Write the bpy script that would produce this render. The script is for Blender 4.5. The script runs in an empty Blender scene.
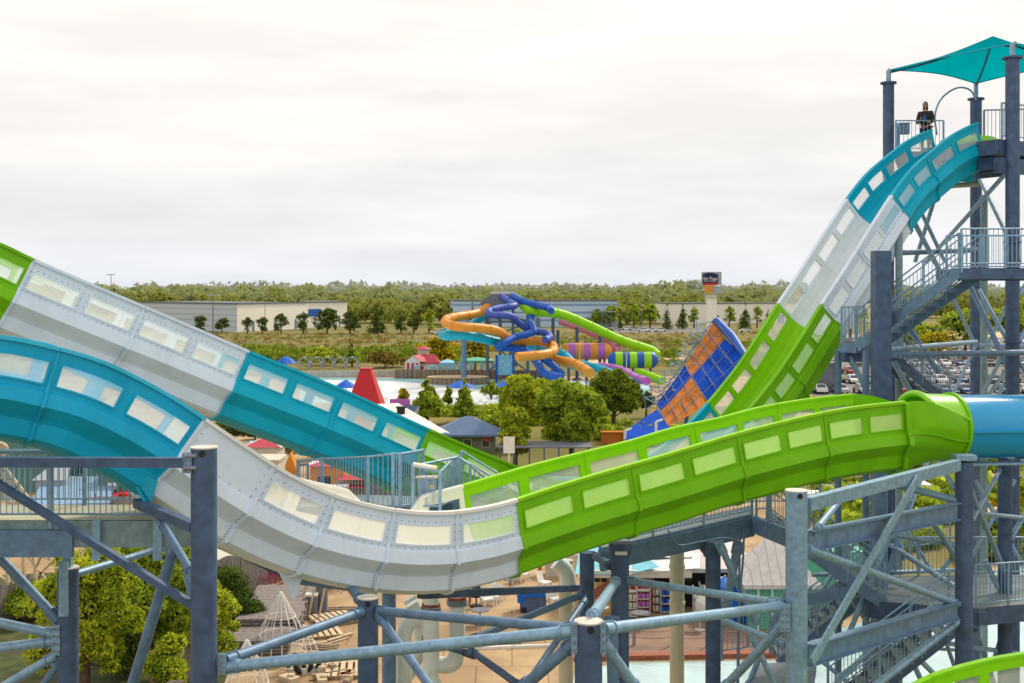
import bpy, math, random
import numpy as np
from mathutils import Vector, Matrix
R = math.radians
sc = bpy.context.scene
COL = sc.collection
H, F, HY, CX = 16.0, 1200.0, 290.0, 512.0
random.seed(7)
RNG = np.random.default_rng(11)

def P(px, py, Y):
    return Vector(((px-CX)/F*Y, Y, H-(py-HY)/F*Y))
def GY(py): return H*F/(py-HY)
def G(px, py):
    Y = GY(py); return Vector(((px-CX)/F*Y, Y, 0))
def X(px, Y): return (px-CX)/F*Y
def Z(py, Y): return H-(py-HY)/F*Y

# ------------------------------------------------------------ materials
def mat(name, col, rough=.6, metal=0, var=.12, scale=3.0, bump=0, bscale=30, spec=.4, dirt=0, coat=0, col2=None, detail=4, stretch=None):
    m = bpy.data.materials.new(name); m.use_nodes = True
    nt = m.node_tree; N = nt.nodes; L = nt.links
    b = N['Principled BSDF']
    b.inputs['Roughness'].default_value = rough; b.inputs['Metallic'].default_value = metal
    b.inputs['Specular IOR Level'].default_value = spec
    b.inputs['Coat Weight'].default_value = coat
    tc = N.new('ShaderNodeTexCoord'); src = tc.outputs['Object']
    if stretch:
        mp = N.new('ShaderNodeMapping'); mp.inputs['Scale'].default_value = stretch
        L.new(src, mp.inputs[0]); src = mp.outputs[0]
    no = N.new('ShaderNodeTexNoise'); no.inputs['Scale'].default_value = scale; no.inputs['Detail'].default_value = detail
    L.new(src, no.inputs['Vector'])
    cr = N.new('ShaderNodeValToRGB'); cr.color_ramp.elements[0].position = .3; cr.color_ramp.elements[1].position = .7
    c2 = col2 if col2 else [min(1, c*(1+var)) for c in col]
    c1 = col if col2 else [c*(1-var) for c in col]
    cr.color_ramp.elements[0].color = (*c1, 1); cr.color_ramp.elements[1].color = (*c2, 1)
    L.new(no.outputs['Fac'], cr.inputs[0])
    out = cr.outputs[0]
    if dirt:
        n2 = N.new('ShaderNodeTexNoise'); n2.inputs['Scale'].default_value = .9; n2.inputs['Detail'].default_value = 8; n2.inputs['Roughness'].default_value = .7
        mp2 = N.new('ShaderNodeMapping'); mp2.inputs['Scale'].default_value = (2.5, 2.5, .6); L.new(tc.outputs['Object'], mp2.inputs[0]); L.new(mp2.outputs[0], n2.inputs['Vector'])
        r2 = N.new('ShaderNodeValToRGB'); r2.color_ramp.elements[0].position = .45; r2.color_ramp.elements[1].position = .75
        L.new(n2.outputs['Fac'], r2.inputs[0])
        mx = N.new('ShaderNodeMix'); mx.data_type = 'RGBA'; mx.blend_type = 'MULTIPLY'
        mm = N.new('ShaderNodeMath'); mm.operation = 'MULTIPLY'; mm.inputs[1].default_value = dirt; L.new(r2.outputs[0], mm.inputs[0])
        L.new(mm.outputs[0], mx.inputs['Factor']); L.new(out, mx.inputs['A']); mx.inputs['B'].default_value = (.45, .38, .28, 1)
        out = mx.outputs['Result']
    L.new(out, b.inputs['Base Color'])
    if bump:
        n3 = N.new('ShaderNodeTexNoise'); n3.inputs['Scale'].default_value = bscale; L.new(src, n3.inputs['Vector'])
        bp = N.new('ShaderNodeBump'); bp.inputs['Strength'].default_value = bump; bp.inputs['Distance'].default_value = .02
        L.new(n3.outputs['Fac'], bp.inputs['Height']); L.new(bp.outputs[0], b.inputs['Normal'])
    return m

def leafmat(name, dark, light, tr=.3):
    m = bpy.data.materials.new(name); m.use_nodes = True
    nt = m.node_tree; N = nt.nodes; L = nt.links; N.clear()
    out = N.new('ShaderNodeOutputMaterial')
    geo = N.new('ShaderNodeNewGeometry'); tc = N.new('ShaderNodeTexCoord')
    no = N.new('ShaderNodeTexNoise'); no.inputs['Scale'].default_value = .9; no.inputs['Detail'].default_value = 3
    L.new(tc.outputs['Object'], no.inputs['Vector'])
    ad = N.new('ShaderNodeMath'); ad.operation = 'MULTIPLY_ADD'; ad.inputs[1].default_value = .45
    L.new(geo.outputs['Random Per Island'], ad.inputs[0])
    ad2 = N.new('ShaderNodeMath'); ad2.operation = 'MULTIPLY_ADD'; ad2.inputs[1].default_value = 1.5; ad2.inputs[2].default_value = -.45
    L.new(no.outputs['Fac'], ad2.inputs[0]); L.new(ad2.outputs[0], ad.inputs[2])
    cr = N.new('ShaderNodeValToRGB'); cr.color_ramp.elements[0].position = .1; cr.color_ramp.elements[1].position = .95
    cr.color_ramp.elements[0].color = (*dark, 1); cr.color_ramp.elements[1].color = (*light, 1)
    L.new(ad.outputs[0], cr.inputs[0])
    d = N.new('ShaderNodeBsdfDiffuse'); t = N.new('ShaderNodeBsdfTranslucent')
    L.new(cr.outputs[0], d.inputs[0]); L.new(cr.outputs[0], t.inputs[0])
    mx = N.new('ShaderNodeMixShader'); mx.inputs[0].default_value = tr
    L.new(d.outputs[0], mx.inputs[1]); L.new(t.outputs[0], mx.inputs[2]); L.new(mx.outputs[0], out.inputs[0])
    return m

def panemat(name, tint, a=.6):
    m = bpy.data.materials.new(name); m.use_nodes = True
    nt = m.node_tree; N = nt.nodes; L = nt.links; N.clear()
    out = N.new('ShaderNodeOutputMaterial')
    tc = N.new('ShaderNodeTexCoord'); no = N.new('ShaderNodeTexNoise'); no.inputs['Scale'].default_value = 3; no.inputs['Detail'].default_value = 3
    L.new(tc.outputs['Object'], no.inputs['Vector'])
    tp = N.new('ShaderNodeBsdfTransparent'); tp.inputs[0].default_value = (.97, .98, .97, 1)
    d = N.new('ShaderNodeBsdfDiffuse'); d.inputs[0].default_value = (*tint, 1)
    t = N.new('ShaderNodeBsdfTranslucent'); t.inputs[0].default_value = (*tint, 1)
    m1 = N.new('ShaderNodeMixShader'); m1.inputs[0].default_value = .6; L.new(d.outputs[0], m1.inputs[1]); L.new(t.outputs[0], m1.inputs[2])
    mr = N.new('ShaderNodeMapRange'); mr.inputs['To Min'].default_value = a-.10; mr.inputs['To Max'].default_value = min(1, a+.10)
    L.new(no.outputs['Fac'], mr.inputs['Value'])
    m2 = N.new('ShaderNodeMixShader'); L.new(mr.outputs[0], m2.inputs[0]); L.new(m1.outputs[0], m2.inputs[1]); L.new(tp.outputs[0], m2.inputs[2])
    g = N.new('ShaderNodeBsdfGlossy'); g.inputs['Roughness'].default_value = .08
    m3 = N.new('ShaderNodeMixShader'); m3.inputs[0].default_value = .05; L.new(m2.outputs[0], m3.inputs[1]); L.new(g.outputs[0], m3.inputs[2])
    L.new(m3.outputs[0], out.inputs[0])
    return m

M = {}
def D(k, *a, **kw): M[k] = mat(k, *a, **kw); return M[k]
D('steel', (.14, .235, .37), rough=.5, metal=.2, var=.2, scale=5, detail=9, bump=.15, bscale=60, dirt=.25)
D('steel_dark', (.07, .115, .21), rough=.55, metal=.2, var=.25, scale=4, detail=9, dirt=.3)
D('galv', (.24, .385, .53), rough=.42, metal=.25, var=.2, scale=9, detail=9, bump=.1, bscale=80, dirt=.3)
D('galv_green', (.22, .32, .34), rough=.55, metal=.2, var=.2, scale=7, detail=8, dirt=.5)
D('cap', (.62, .58, .5), rough=.6, var=.15)
D('grate', (.20, .25, .27), rough=.8, var=.2, scale=12)
D('teal_out', (.0, .42, .60), rough=.5, var=.07, scale=1.2, dirt=.2, spec=.25)
D('teal_in', (.0, .42, .58), rough=.5, var=.06, scale=1.2, spec=.25)
D('white_inb', (.74, .79, .82), rough=.45, var=.05)
D('blue_out', (.0, .40, .66), rough=.48, var=.07, scale=1.0, dirt=.22, spec=.3)
D('blue_in', (.02, .50, .75), rough=.4, var=.06, coat=.2)
D('tube_blue', (.0, .33, .66), rough=.32, var=.05, coat=.4, dirt=.12, scale=.8)
D('white_out', (.69, .80, .92), rough=.45, var=.04, scale=1.1, dirt=.22, coat=.1)  # slide outside; its bluish shade is put into this white
D('white_in', (.84, .82, .76), rough=.4, var=.03, coat=.1)  # slide inside; warm sunlight is put into this cream white
D('green_out', (.19, .53, .001), rough=.5, var=.08, scale=1.2, dirt=.2, spec=.25)
D('green_in', (.27, .62, .003), rough=.5, var=.06, spec=.25)  # brighter than the outside green: light in the trough put into the colour
D('lime', (.24, .60, .01), rough=.35, var=.05, coat=.3)
D('bolt', (.20, .23, .27), rough=.5)
M['pane'] = panemat('pane', (.90, .94, .93), .58)
M['pane_white'] = panemat('pane_white', (.93, .92, .86), .45)
M['pane_green'] = panemat('pane_green', (.72, .90, .38), .45)
D('cream', (.52, .50, .36), rough=.7, var=.1, scale=1.5, dirt=.4)
D('pvc', (.80, .84, .80), rough=.4, var=.08, dirt=.4)
M['canopy'] = leafmat('canopy_cloth', (.0, .33, .40), (.0, .40, .47), .5)
D('red', (.50, .012, .02), rough=.6, var=.08)
D('redroof', (.46, .05, .085), rough=.65, var=.2, scale=2)
D('bluecloth', (.0, .11, .55), rough=.7, var=.1)
D('navy', (.01, .015, .07), rough=.6)
D('white', (.76, .75, .71), rough=.6, var=.08)
D('offwhite', (.55, .53, .46), rough=.7, var=.1, dirt=.3)
D('wood', (.28, .2, .13), rough=.8, var=.35, scale=2, stretch=(3, 3, .5))
D('greywood', (.24, .22, .20), rough=.85, var=.35, scale=3, stretch=(6, 6, .4))
D('deckwood', (.22, .19, .18), rough=.8, var=.35, scale=6)
D('palewood', (.55, .44, .29), rough=.8, var=.2, scale=5)
D('tan', (.55, .40, .20), rough=.8, var=.12)
D('yellowwall', (.60, .38, .13), rough=.8, var=.1)
D('roofblue', (.10, .17, .30), rough=.6, var=.12, scale=1)
D('roofcyan', (.16, .50, .62), rough=.5, var=.2, scale=1.5)
D('roofmetal', (.55, .52, .50), rough=.4, metal=.2, var=.06)
D('roofgrey', (.14, .15, .18), rough=.8, var=.15)
D('mint', (.10, .42, .28), rough=.7, var=.1)
D('darkgreen', (.05, .15, .14), rough=.7, var=.15)
D('olivewall', (.14, .17, .10), rough=.8)
D('black', (.012, .012, .015), rough=.6)
D('glassdark', (.02, .03, .04), rough=.15, spec=.8)
D('brick', (.30, .10, .06), rough=.85, var=.25, scale=6)
D('orange', (.66, .26, .02), rough=.45, var=.08)
D('orange2', (.50, .17, .035), rough=.9, var=.25, scale=.6, spec=.1)
D('purple', (.42, .12, .45), rough=.4)
D('pink', (.60, .20, .32), rough=.4)
D('violet', (.05, .10, .42), rough=.5)
D('royal', (.008, .09, .44), rough=.5, var=.1)
D('wavebl', (.004, .06, .42), rough=.9, var=.3, scale=.4, spec=.1)
D('cyan', (.0, .36, .52), rough=.4)
D('lightblue', (.22, .52, .72), rough=.5)
D('farsteel', (.12, .15, .19), rough=.7)
D('skin', (.40, .22, .14), rough=.6)
D('hair', (.03, .018, .012), rough=.7)
D('asphalt', (.17, .16, .15), rough=.9, var=.15, scale=.3)
D('whcream', (.80, .78, .72), rough=.8, var=.04, scale=.05)
D('whgrey', (.34, .38, .42), rough=.8, var=.05, scale=.05)
D('whblue', (.30, .42, .58), rough=.8, var=.05, scale=.05)
D('whband', (.14, .20, .32), rough=.8)
D('sand', (.60, .42, .25), rough=.95, var=.15, scale=.4)
D('concrete', (.42, .39, .34), rough=.9, var=.15, scale=1.5)
D('bark', (.10, .075, .05), rough=.9, var=.3, scale=8)
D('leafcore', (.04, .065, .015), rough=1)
M['leafA'] = leafmat('leaf_yellow_green', (.10, .19, .012), (.74, .80, .06), .5)
M['leafB'] = leafmat('leaf_green', (.08, .17, .018), (.62, .72, .07), .5)
M['leafC'] = leafmat('leaf_dark', (.025, .06, .016), (.18, .25, .045), .35)
M['leafC2'] = leafmat('leaf_mid_dark', (.04, .10, .014), (.38, .45, .045), .45)
M['leafY'] = leafmat('leaf_gold', (.16, .16, .008), (.75, .58, .02), .4)
M['leafO'] = leafmat('leaf_orange', (.11, .10, .015), (.36, .25, .05), .3)
M['leafP'] = leafmat('flower_pink', (.10, .05, .05), (.55, .13, .26), .3)
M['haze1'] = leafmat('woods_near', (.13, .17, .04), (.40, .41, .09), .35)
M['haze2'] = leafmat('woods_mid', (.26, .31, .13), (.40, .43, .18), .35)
M['haze3'] = leafmat('woods_far', (.37, .42, .33), (.43, .47, .36), .3)  # distance haze is put into the woods colours, paler layer by layer

def striped(name, ca, cb, n, axis='Z', w=.5, rough=.6):
    m = mat(name, ca, rough=rough); nt = m.node_tree; N = nt.nodes; L = nt.links
    b = N['Principled BSDF']; tc = N.new('ShaderNodeTexCoord'); sp = N.new('ShaderNodeSeparateXYZ'); L.new(tc.outputs['Object'], sp.inputs[0])
    mu = N.new('ShaderNodeMath'); mu.operation = 'MULTIPLY'; mu.inputs[1].default_value = n; L.new(sp.outputs[axis], mu.inputs[0])
    fr = N.new('ShaderNodeMath'); fr.operation = 'FRACT'; L.new(mu.outputs[0], fr.inputs[0])
    gt = N.new('ShaderNodeMath'); gt.operation = 'GREATER_THAN'; gt.inputs[1].default_value = w; L.new(fr.outputs[0], gt.inputs[0])
    mx = N.new('ShaderNodeMix'); mx.data_type = 'RGBA'; L.new(gt.outputs[0], mx.inputs['Factor'])
    src = b.inputs['Base Color'].links[0].from_socket
    L.new(src, mx.inputs['A']); mx.inputs['B'].default_value = (*cb, 1); L.new(mx.outputs['Result'], b.inputs['Base Color'])
    M[name] = m; return m
striped('whstripe', (.52, .57, .61), (.40, .45, .50), .45, 'Z', .72)  # banded wall away from the sun, its shade put into the grey
striped('whstripeb', (.46, .60, .76), (.22, .33, .52), .3, 'Z', .7)
striped('siding', (.09, .22, .20), (.05, .13, .12), 3.5, 'X', .9)
striped('mintsiding', (.12, .46, .32), (.07, .3, .2), 5, 'Z', .88)
striped('ribroof', (.58, .55, .52), (.42, .40, .39), 2.2, 'X', .86, .4)
striped('fencewood', (.26, .23, .19), (.09, .07, .06), 5, 'X', .85, .9)
striped('poolfence', (.26, .19, .14), (.14, .09, .07), 1.2, 'X', .8, .9)

# ------------------------------------------------------------ mesh builder
ORG = {}
class MB:
    def __init__(s): s.v = []; s.f = []; s.m = []; s.cur = 0; s.smooth = []
    def quad(s, a, b, c, d, sm=False):
        i = len(s.v); s.v += [tuple(a), tuple(b), tuple(c), tuple(d)]; s.f.append((i, i+1, i+2, i+3)); s.m.append(s.cur); s.smooth.append(sm)
    def poly(s, pts, sm=False):
        i = len(s.v); s.v += [tuple(p) for p in pts]; s.f.append(tuple(range(i, i+len(pts)))); s.m.append(s.cur); s.smooth.append(sm)
    def grid(s, rows, closed=False, sm=True, mats=None):
        i0 = len(s.v); n = len(rows[0])
        for r in rows: s.v += [tuple(p) for p in r]
        for a in range(len(rows)-1):
            for b in range(n if closed else n-1):
                c = (b+1) % n
                s.f.append((i0+a*n+b, i0+a*n+c, i0+(a+1)*n+c, i0+(a+1)*n+b)); s.m.append(s.cur if mats is None else mats[b]); s.smooth.append(sm)
    def box(s, c, size, rz=0):
        cx, cy, cz = c; sx, sy, sz = [q/2 for q in size]; co, si = math.cos(rz), math.sin(rz)
        p = []
        for z in (-sz, sz):
            for x, y in ((-sx, -sy), (sx, -sy), (sx, sy), (-sx, sy)):
                p.append((cx+x*co-y*si, cy+x*si+y*co, cz+z))
        i = len(s.v); s.v += p
        for f in ((0, 3, 2, 1), (4, 5, 6, 7), (0, 1, 5, 4), (1, 2, 6, 5), (2, 3, 7, 6), (3, 0, 4, 7)):
            s.f.append(tuple(i+k for k in f)); s.m.append(s.cur); s.smooth.append(False)
    def bar(s, a, b, w, h, up=Vector((0, 0, 1))):
        a = Vector(a); b = Vector(b); d = (b-a)
        if d.length < 1e-6: return
        d.normalize(); side = d.cross(up)
        if side.length < 1e-3: side = d.cross(Vector((1, 0, 0)))
        side.normalize(); u = side.cross(d)
        r = []
        for p in (a, b): r.append([p+side*w/2*q+u*h/2*t for q, t in ((-1, -1), (1, -1), (1, 1), (-1, 1))])
        s.grid(r, True, False); s.poly(r[0][::-1]); s.poly(r[1])
    def ibeam(s, a, b, w, h, t=.02):
        a = Vector(a); b = Vector(b); up = Vector((0, 0, 1)); d = (b-a).normalized(); u = d.cross(up).cross(d).normalized() if abs(d.z) < .99 else Vector((1, 0, 0))
        s.bar(a+u*(h/2-t/2), b+u*(h/2-t/2), w, t); s.bar(a-u*(h/2-t/2), b-u*(h/2-t/2), w, t); s.bar(a, b, t, h-2*t-.002)
    def tube(s, pts, r, n=12, caps=True, sm=True):
        pts = [Vector(p) for p in pts]; k = len(pts); rad = r if isinstance(r, (list, tuple)) else [r]*k
        rows = []; prev = None
        for i, p in enumerate(pts):
            d = (pts[min(i+1, k-1)]-pts[max(i-1, 0)]).normalized()
            if prev is None:
                a = d.cross(Vector((0, 0, 1)))
                if a.length < .05: a = d.cross(Vector((1, 0, 0)))
                a.normalize()
            else:
                a = (prev-d*prev.dot(d))
                a = a.normalized()
            prev = a; b = d.cross(a)
            rows.append([p+(a*math.cos(2*math.pi*j/n)+b*math.sin(2*math.pi*j/n))*rad[i] for j in range(n)])
        s.grid(rows, True, sm)
        if caps: s.poly(rows[0][::-1]); s.poly(rows[-1])
    def lathe(s, c, prof, n=16, sm=True, sx=1, sy=1):
        rows = [[(c[0]+r*sx*math.cos(2*math.pi*j/n), c[1]+r*sy*math.sin(2*math.pi*j/n), c[2]+z) for j in range(n)] for r, z in prof]
        s.grid(rows, True, sm)
    def build(s, name, mats, parent=None, loc=None):
        me = bpy.data.meshes.new(name)
        if parent is not None: org = ORG[parent.name]
        else: org = Vector(loc) if loc is not None else Vector((0, 0, 0))
        V = np.array(s.v, dtype=float)-np.array(org)
        me.from_pydata(V.tolist(), [], s.f)
        if not isinstance(mats, (list, tuple)): mats = [mats]
        for m in mats: me.materials.append(M[m] if isinstance(m, str) else m)
        me.polygons.foreach_set('material_index', s.m); me.polygons.foreach_set('use_smooth', s.smooth); me.update()
        o = bpy.data.objects.new(name, me); COL.objects.link(o)
        if parent is not None: o.parent = parent
        else: o.location = org
        ORG[o.name] = Vector(org)
        return o
def tag(o, label=None, cat=None, group=None, kind=None):
    if label: o['label'] = label
    if cat: o['category'] = cat
    if group: o['group'] = group
    if kind: o['kind'] = kind
    return o
def thing(name, label, cat, loc=(0, 0, 0), group=None):
    o = bpy.data.objects.new(name, None); o.empty_display_size = .3; COL.objects.link(o); o.location = loc; ORG[o.name] = Vector(loc)
    return tag(o, label, cat, group)
def copytree(o, loc=None, rz=None, label=None, parent=None):
    c = o.copy(); COL.objects.link(c)
    if parent is not None: c.parent = parent
    if loc is not None: c.location = loc
    if rz is not None: c.rotation_euler = (0, 0, rz)
    if label: c['label'] = label
    for ch in list(o.children): copytree(ch, parent=c)
    return c
def one(name, mb, m, label, cat, loc, group=None):
    return tag(mb.build(name, m, None, loc), label, cat, group)

def text_mesh(mb, txt, origin, size, right, up, off):
    cu = bpy.data.curves.new('t', 'FONT'); cu.body = txt; cu.size = size; cu.align_x = 'CENTER'; cu.align_y = 'CENTER'
    ob = bpy.data.objects.new('t', cu); COL.objects.link(ob)
    dg = bpy.context.evaluated_depsgraph_get(); me = ob.evaluated_get(dg).to_mesh()
    for p in me.polygons:
        mb.poly([Vector(origin)+right*me.vertices[i].co.x+up*me.vertices[i].co.y+off for i in p.vertices])
    ob.to_mesh_clear(); bpy.data.objects.remove(ob); bpy.data.curves.remove(cu)

# ------------------------------------------------------------ camera / world / sun
cam = bpy.data.cameras.new('camera'); co = bpy.data.objects.new('camera', cam); COL.objects.link(co); sc.camera = co
co.location = (0, 0, H); co.rotation_euler = (R(90), 0, 0)
cam.sensor_width = 36; cam.lens = F/1024*36; cam.shift_y = -(341.5-HY)/1024; cam.clip_end = 20000; cam.clip_start = .1
w = bpy.data.worlds.new('World'); sc.world = w; w.use_nodes = True
nt = w.node_tree; N = nt.nodes; L = nt.links; N.clear()
wo = N.new('ShaderNodeOutputWorld')
SUN_EL, SUN_AZ = 42, 38   # azimuth: degrees from +Y toward +X
sky = N.new('ShaderNodeTexSky'); sky.sky_type = 'NISHITA'; sky.sun_disc = False; sky.sun_elevation = R(SUN_EL); sky.sun_rotation = R(SUN_AZ)
bg1 = N.new('ShaderNodeBackground'); bg1.inputs[1].default_value = .05; L.new(sky.outputs[0], bg1.inputs[0])
tc = N.new('ShaderNodeTexCoord'); sp = N.new('ShaderNodeSeparateXYZ'); L.new(tc.outputs['Generated'], sp.inputs[0])
ramp = N.new('ShaderNodeValToRGB'); e = ramp.color_ramp.elements
e[0].position = 0; e[0].color = (.66, .70, .76, 1); e[1].position = 1; e[1].color = (.80, .80, .82, 1)
for pos, c in ((.035, (.73, .745, .775)), (.08, (.72, .72, .725)), (.14, (.82, .795, .765)), (.25, (.91, .865, .815)), (.5, (.94, .885, .825))):
    q = e.new(pos); q.color = (*c, 1)
L.new(sp.outputs['Z'], ramp.inputs[0])
mp = N.new('ShaderNodeMapping'); mp.inputs['Scale'].default_value = (2.2, 2.2, 13); mp.inputs['Rotation'].default_value = (0, R(2.5), 0); L.new(tc.outputs['Generated'], mp.inputs[0])
n1 = N.new('ShaderNodeTexNoise'); n1.inputs['Scale'].default_value = 1.6; n1.inputs['Detail'].default_value = 7; n1.inputs['Roughness'].default_value = .52; L.new(mp.outputs[0], n1.inputs['Vector'])
cr = N.new('ShaderNodeValToRGB'); cr.color_ramp.elements[0].position = .38; cr.color_ramp.elements[0].color = (.91, .905, .905, 1); cr.color_ramp.elements[1].position = .62; cr.color_ramp.elements[1].color = (1.07, 1.05, 1.03, 1)
L.new(n1.outputs['Fac'], cr.inputs[0])
mul = N.new('ShaderNodeMix'); mul.data_type = 'RGBA'; mul.blend_type = 'MULTIPLY'; mul.inputs['Factor'].default_value = 1
L.new(ramp.outputs[0], mul.inputs['A']); L.new(cr.outputs[0], mul.inputs['B'])
bg2 = N.new('ShaderNodeBackground'); bg2.inputs[1].default_value = 1.3; L.new(mul.outputs['Result'], bg2.inputs[0])
ms = N.new('ShaderNodeMixShader'); ms.inputs[0].default_value = .93; L.new(bg1.outputs[0], ms.inputs[1]); L.new(bg2.outputs[0], ms.inputs[2]); L.new(ms.outputs[0], wo.inputs[0])
sl = bpy.data.lights.new('sun', 'SUN'); sl.energy = 3.3; sl.angle = R(8); sl.color = (1, .88, .70)
so = bpy.data.objects.new('sun', sl); COL.objects.link(so)
sd = Vector((math.sin(R(SUN_AZ))*math.cos(R(SUN_EL)), math.cos(R(SUN_AZ))*math.cos(R(SUN_EL)), math.sin(R(SUN_EL))))
so.rotation_euler = sd.to_track_quat('Z', 'Y').to_euler(); so.location = (0, 0, 60)
sc.view_settings.view_transform = 'Standard'; sc.view_settings.look = 'None'; sc.view_settings.exposure = 0

# ------------------------------------------------------------ ground sheets
def sheet(name, pts, z, m, kind='structure'):
    mb = MB(); mb.poly([(p[0], p[1], z) for p in pts]); o = mb.build(name, m); o['kind'] = kind; return o
gm = mat('ground_grass', (.075, .095, .014), rough=1, col2=(.23, .175, .04), scale=.045, detail=9)
M['ground_grass'] = gm
sheet('ground', [(-9000, -50), (9000, -50), (9000, 9000), (-9000, 9000)], 0, 'ground_grass')
D('bedsoil', (.03, .045, .012), rough=1, col2=(.09, .10, .03), scale=1.2, detail=8)
D('plaza', (.40, .275, .145), rough=.9, col2=(.54, .385, .215), scale=.15, detail=8)
def joints(k, sx, sy):
    m = M[k]; nt = m.node_tree; N = nt.nodes; L = nt.links; b = N['Principled BSDF']; src = b.inputs['Base Color'].links[0].from_socket
    tc = N.new('ShaderNodeTexCoord'); bt_ = N.new('ShaderNodeTexBrick'); bt_.inputs['Scale'].default_value = 1; bt_.inputs['Brick Width'].default_value = sx; bt_.inputs['Row Height'].default_value = sy; bt_.inputs['Mortar Size'].default_value = .03
    bt_.inputs['Color1'].default_value = (1, 1, 1, 1); bt_.inputs['Color2'].default_value = (.88, .88, .9, 1); bt_.inputs['Mortar'].default_value = (.55, .5, .48, 1); L.new(tc.outputs['Object'], bt_.inputs['Vector'])
    mx = N.new('ShaderNodeMix'); mx.data_type = 'RGBA'; mx.blend_type = 'MULTIPLY'; mx.inputs['Factor'].default_value = 1; L.new(src, mx.inputs['A']); L.new(bt_.outputs['Color'], mx.inputs['B'])
    n2 = N.new('ShaderNodeTexNoise'); n2.inputs['Scale'].default_value = .35; n2.inputs['Detail'].default_value = 8; L.new(tc.outputs['Object'], n2.inputs['Vector'])
    r2 = N.new('ShaderNodeValToRGB'); r2.color_ramp.elements[0].position = .42; r2.color_ramp.elements[0].color = (.72, .68, .66, 1); r2.color_ramp.elements[1].position = .6; L.new(n2.outputs['Fac'], r2.inputs[0])
    m3 = N.new('ShaderNodeMix'); m3.data_type = 'RGBA'; m3.blend_type = 'MULTIPLY'; m3.inputs['Factor'].default_value = 1; L.new(mx.outputs['Result'], m3.inputs['A']); L.new(r2.outputs[0], m3.inputs['B'])
    L.new(m3.outputs['Result'], b.inputs['Base Color'])
joints('plaza', 3.0, 3.0)
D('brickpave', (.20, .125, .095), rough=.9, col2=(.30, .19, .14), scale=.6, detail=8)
D('poolwater', (.30, .68, .78), rough=.12, var=.1, scale=.3, bump=.5, bscale=1.2, spec=.6)
D('riverwater', (.42, .60, .62), rough=.1, var=.15, scale=.5, bump=.9, bscale=2.5, spec=.7)
D('poolpale', (.78, .84, .84), rough=.22, var=.06, scale=.2, bump=.4, bscale=1.5, spec=.5)
sheet('plaza', [(-80, 30), (14, 30), (20, 72), (23, 110), (60, 160), (60, 222), (-100, 222), (-100, 90)], .004, 'plaza')
sheet('plaza_grass', [(X(480, 90), 93), (X(800, 90), 93), (X(760, 165), 165), (X(420, 165), 165), (X(330, 120), 122)], .008, 'ground_grass')
poolpts = [G(300, 377), G(395, 378), G(450, 380), G(560, 380), G(650, 385), G(650, 400), G(520, 402), G(400, 408), G(300, 402)]
sheet('pool_water', poolpts, .012, 'poolwater')
sheet('pool_glare', [G(322, 380), G(400, 381.5), G(445, 386), G(500, 391), G(520, 400), G(400, 406), G(322, 401)], .016, 'poolpale')  # pale sheet with the white sky glare put into its colour
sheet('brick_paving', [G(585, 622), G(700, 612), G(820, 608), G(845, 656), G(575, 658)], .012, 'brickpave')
sheet('river_water', [G(575, 672), G(620, 663), G(800, 660), G(830, 760), G(560, 760)], .012, 'riverwater')
sheet('river_water', [G(800, 640), G(870, 620), G(1040, 555), G(1120, 560), G(1100, 700), G(830, 760)], .012, 'riverwater')
sheet('parking_lot', [G(770, 334), G(1120, 330), G(1200, 400), G(820, 404)], .006, 'asphalt')
sheet('parking_lot', [G(590, 327), G(700, 326.5), G(720, 332.5), G(580, 333)], .006, 'asphalt')
sheet('freeway', [G(800, 336), G(1120, 330), G(1120, 335), G(800, 341)], .012, 'sand')
sheet('sandy_path', [G(880, 425), G(935, 470), G(955, 520), G(1010, 600), G(1130, 600), G(1060, 520), G(1000, 480), G(960, 440), G(920, 420)], .01, 'sand')
sheet('sandy_path', [G(560, 362), G(880, 345), G(880, 348), G(560, 366)], .01, 'sand')
mb = MB(); mb.bar(G(560, 660)+Vector((0, 0, .1)), G(830, 655)+Vector((0, 0, .1)), .5, .2)
tag(mb.build('river_kerb', 'brick'), kind='structure')
mb = MB(); mb.bar(G(430, 651)+Vector((0, 0, .06)), G(570, 646)+Vector((0, 0, .06)), .15, .12)
tag(mb.build('path_kerb', 'white'), kind='structure')

# ------------------------------------------------------------ vegetation
def leaves(lobes, n, size, seed, flat=.0):
    """lobes: (x,y,z,rx,ry,rz). returns verts, faces of small quads spread over the lobes' shells"""
    rg = np.random.default_rng(seed)
    lb = np.array(lobes, float); wgt = lb[:, 3]*lb[:, 4]+lb[:, 3]*lb[:, 5]; idx = rg.choice(len(lb), n, p=wgt/wgt.sum())
    d = rg.normal(size=(n, 3)); d /= np.linalg.norm(d, axis=1)[:, None]
    d[:, 2] = np.where(d[:, 2] < -.55, -d[:, 2], d[:, 2])
    k = rg.uniform(.72, 1.07, n)**1.0; L_ = lb[idx]
    # lumpy radius
    lump = 1+.10*np.sin(d[:, 0]*7+idx*1.7)*np.sin(d[:, 1]*6+idx)+.08*np.sin(d[:, 2]*9+idx*2.3)
    c = L_[:, :3]+d*L_[:, 3:]*(k*lump)[:, None]
    nn = d+rg.normal(scale=.6, size=(n, 3)); nn /= np.linalg.norm(nn, axis=1)[:, None]
    a = np.cross(nn, rg.normal(size=(n, 3))); a /= np.linalg.norm(a, axis=1)[:, None]; b = np.cross(nn, a)
    s = size*rg.uniform(.55, 1.3, n)[:, None]
    v = np.stack([c-a*s, c-b*s*.55, c+a*s, c+b*s*.55], 1).reshape(-1, 3)
    return v
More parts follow.
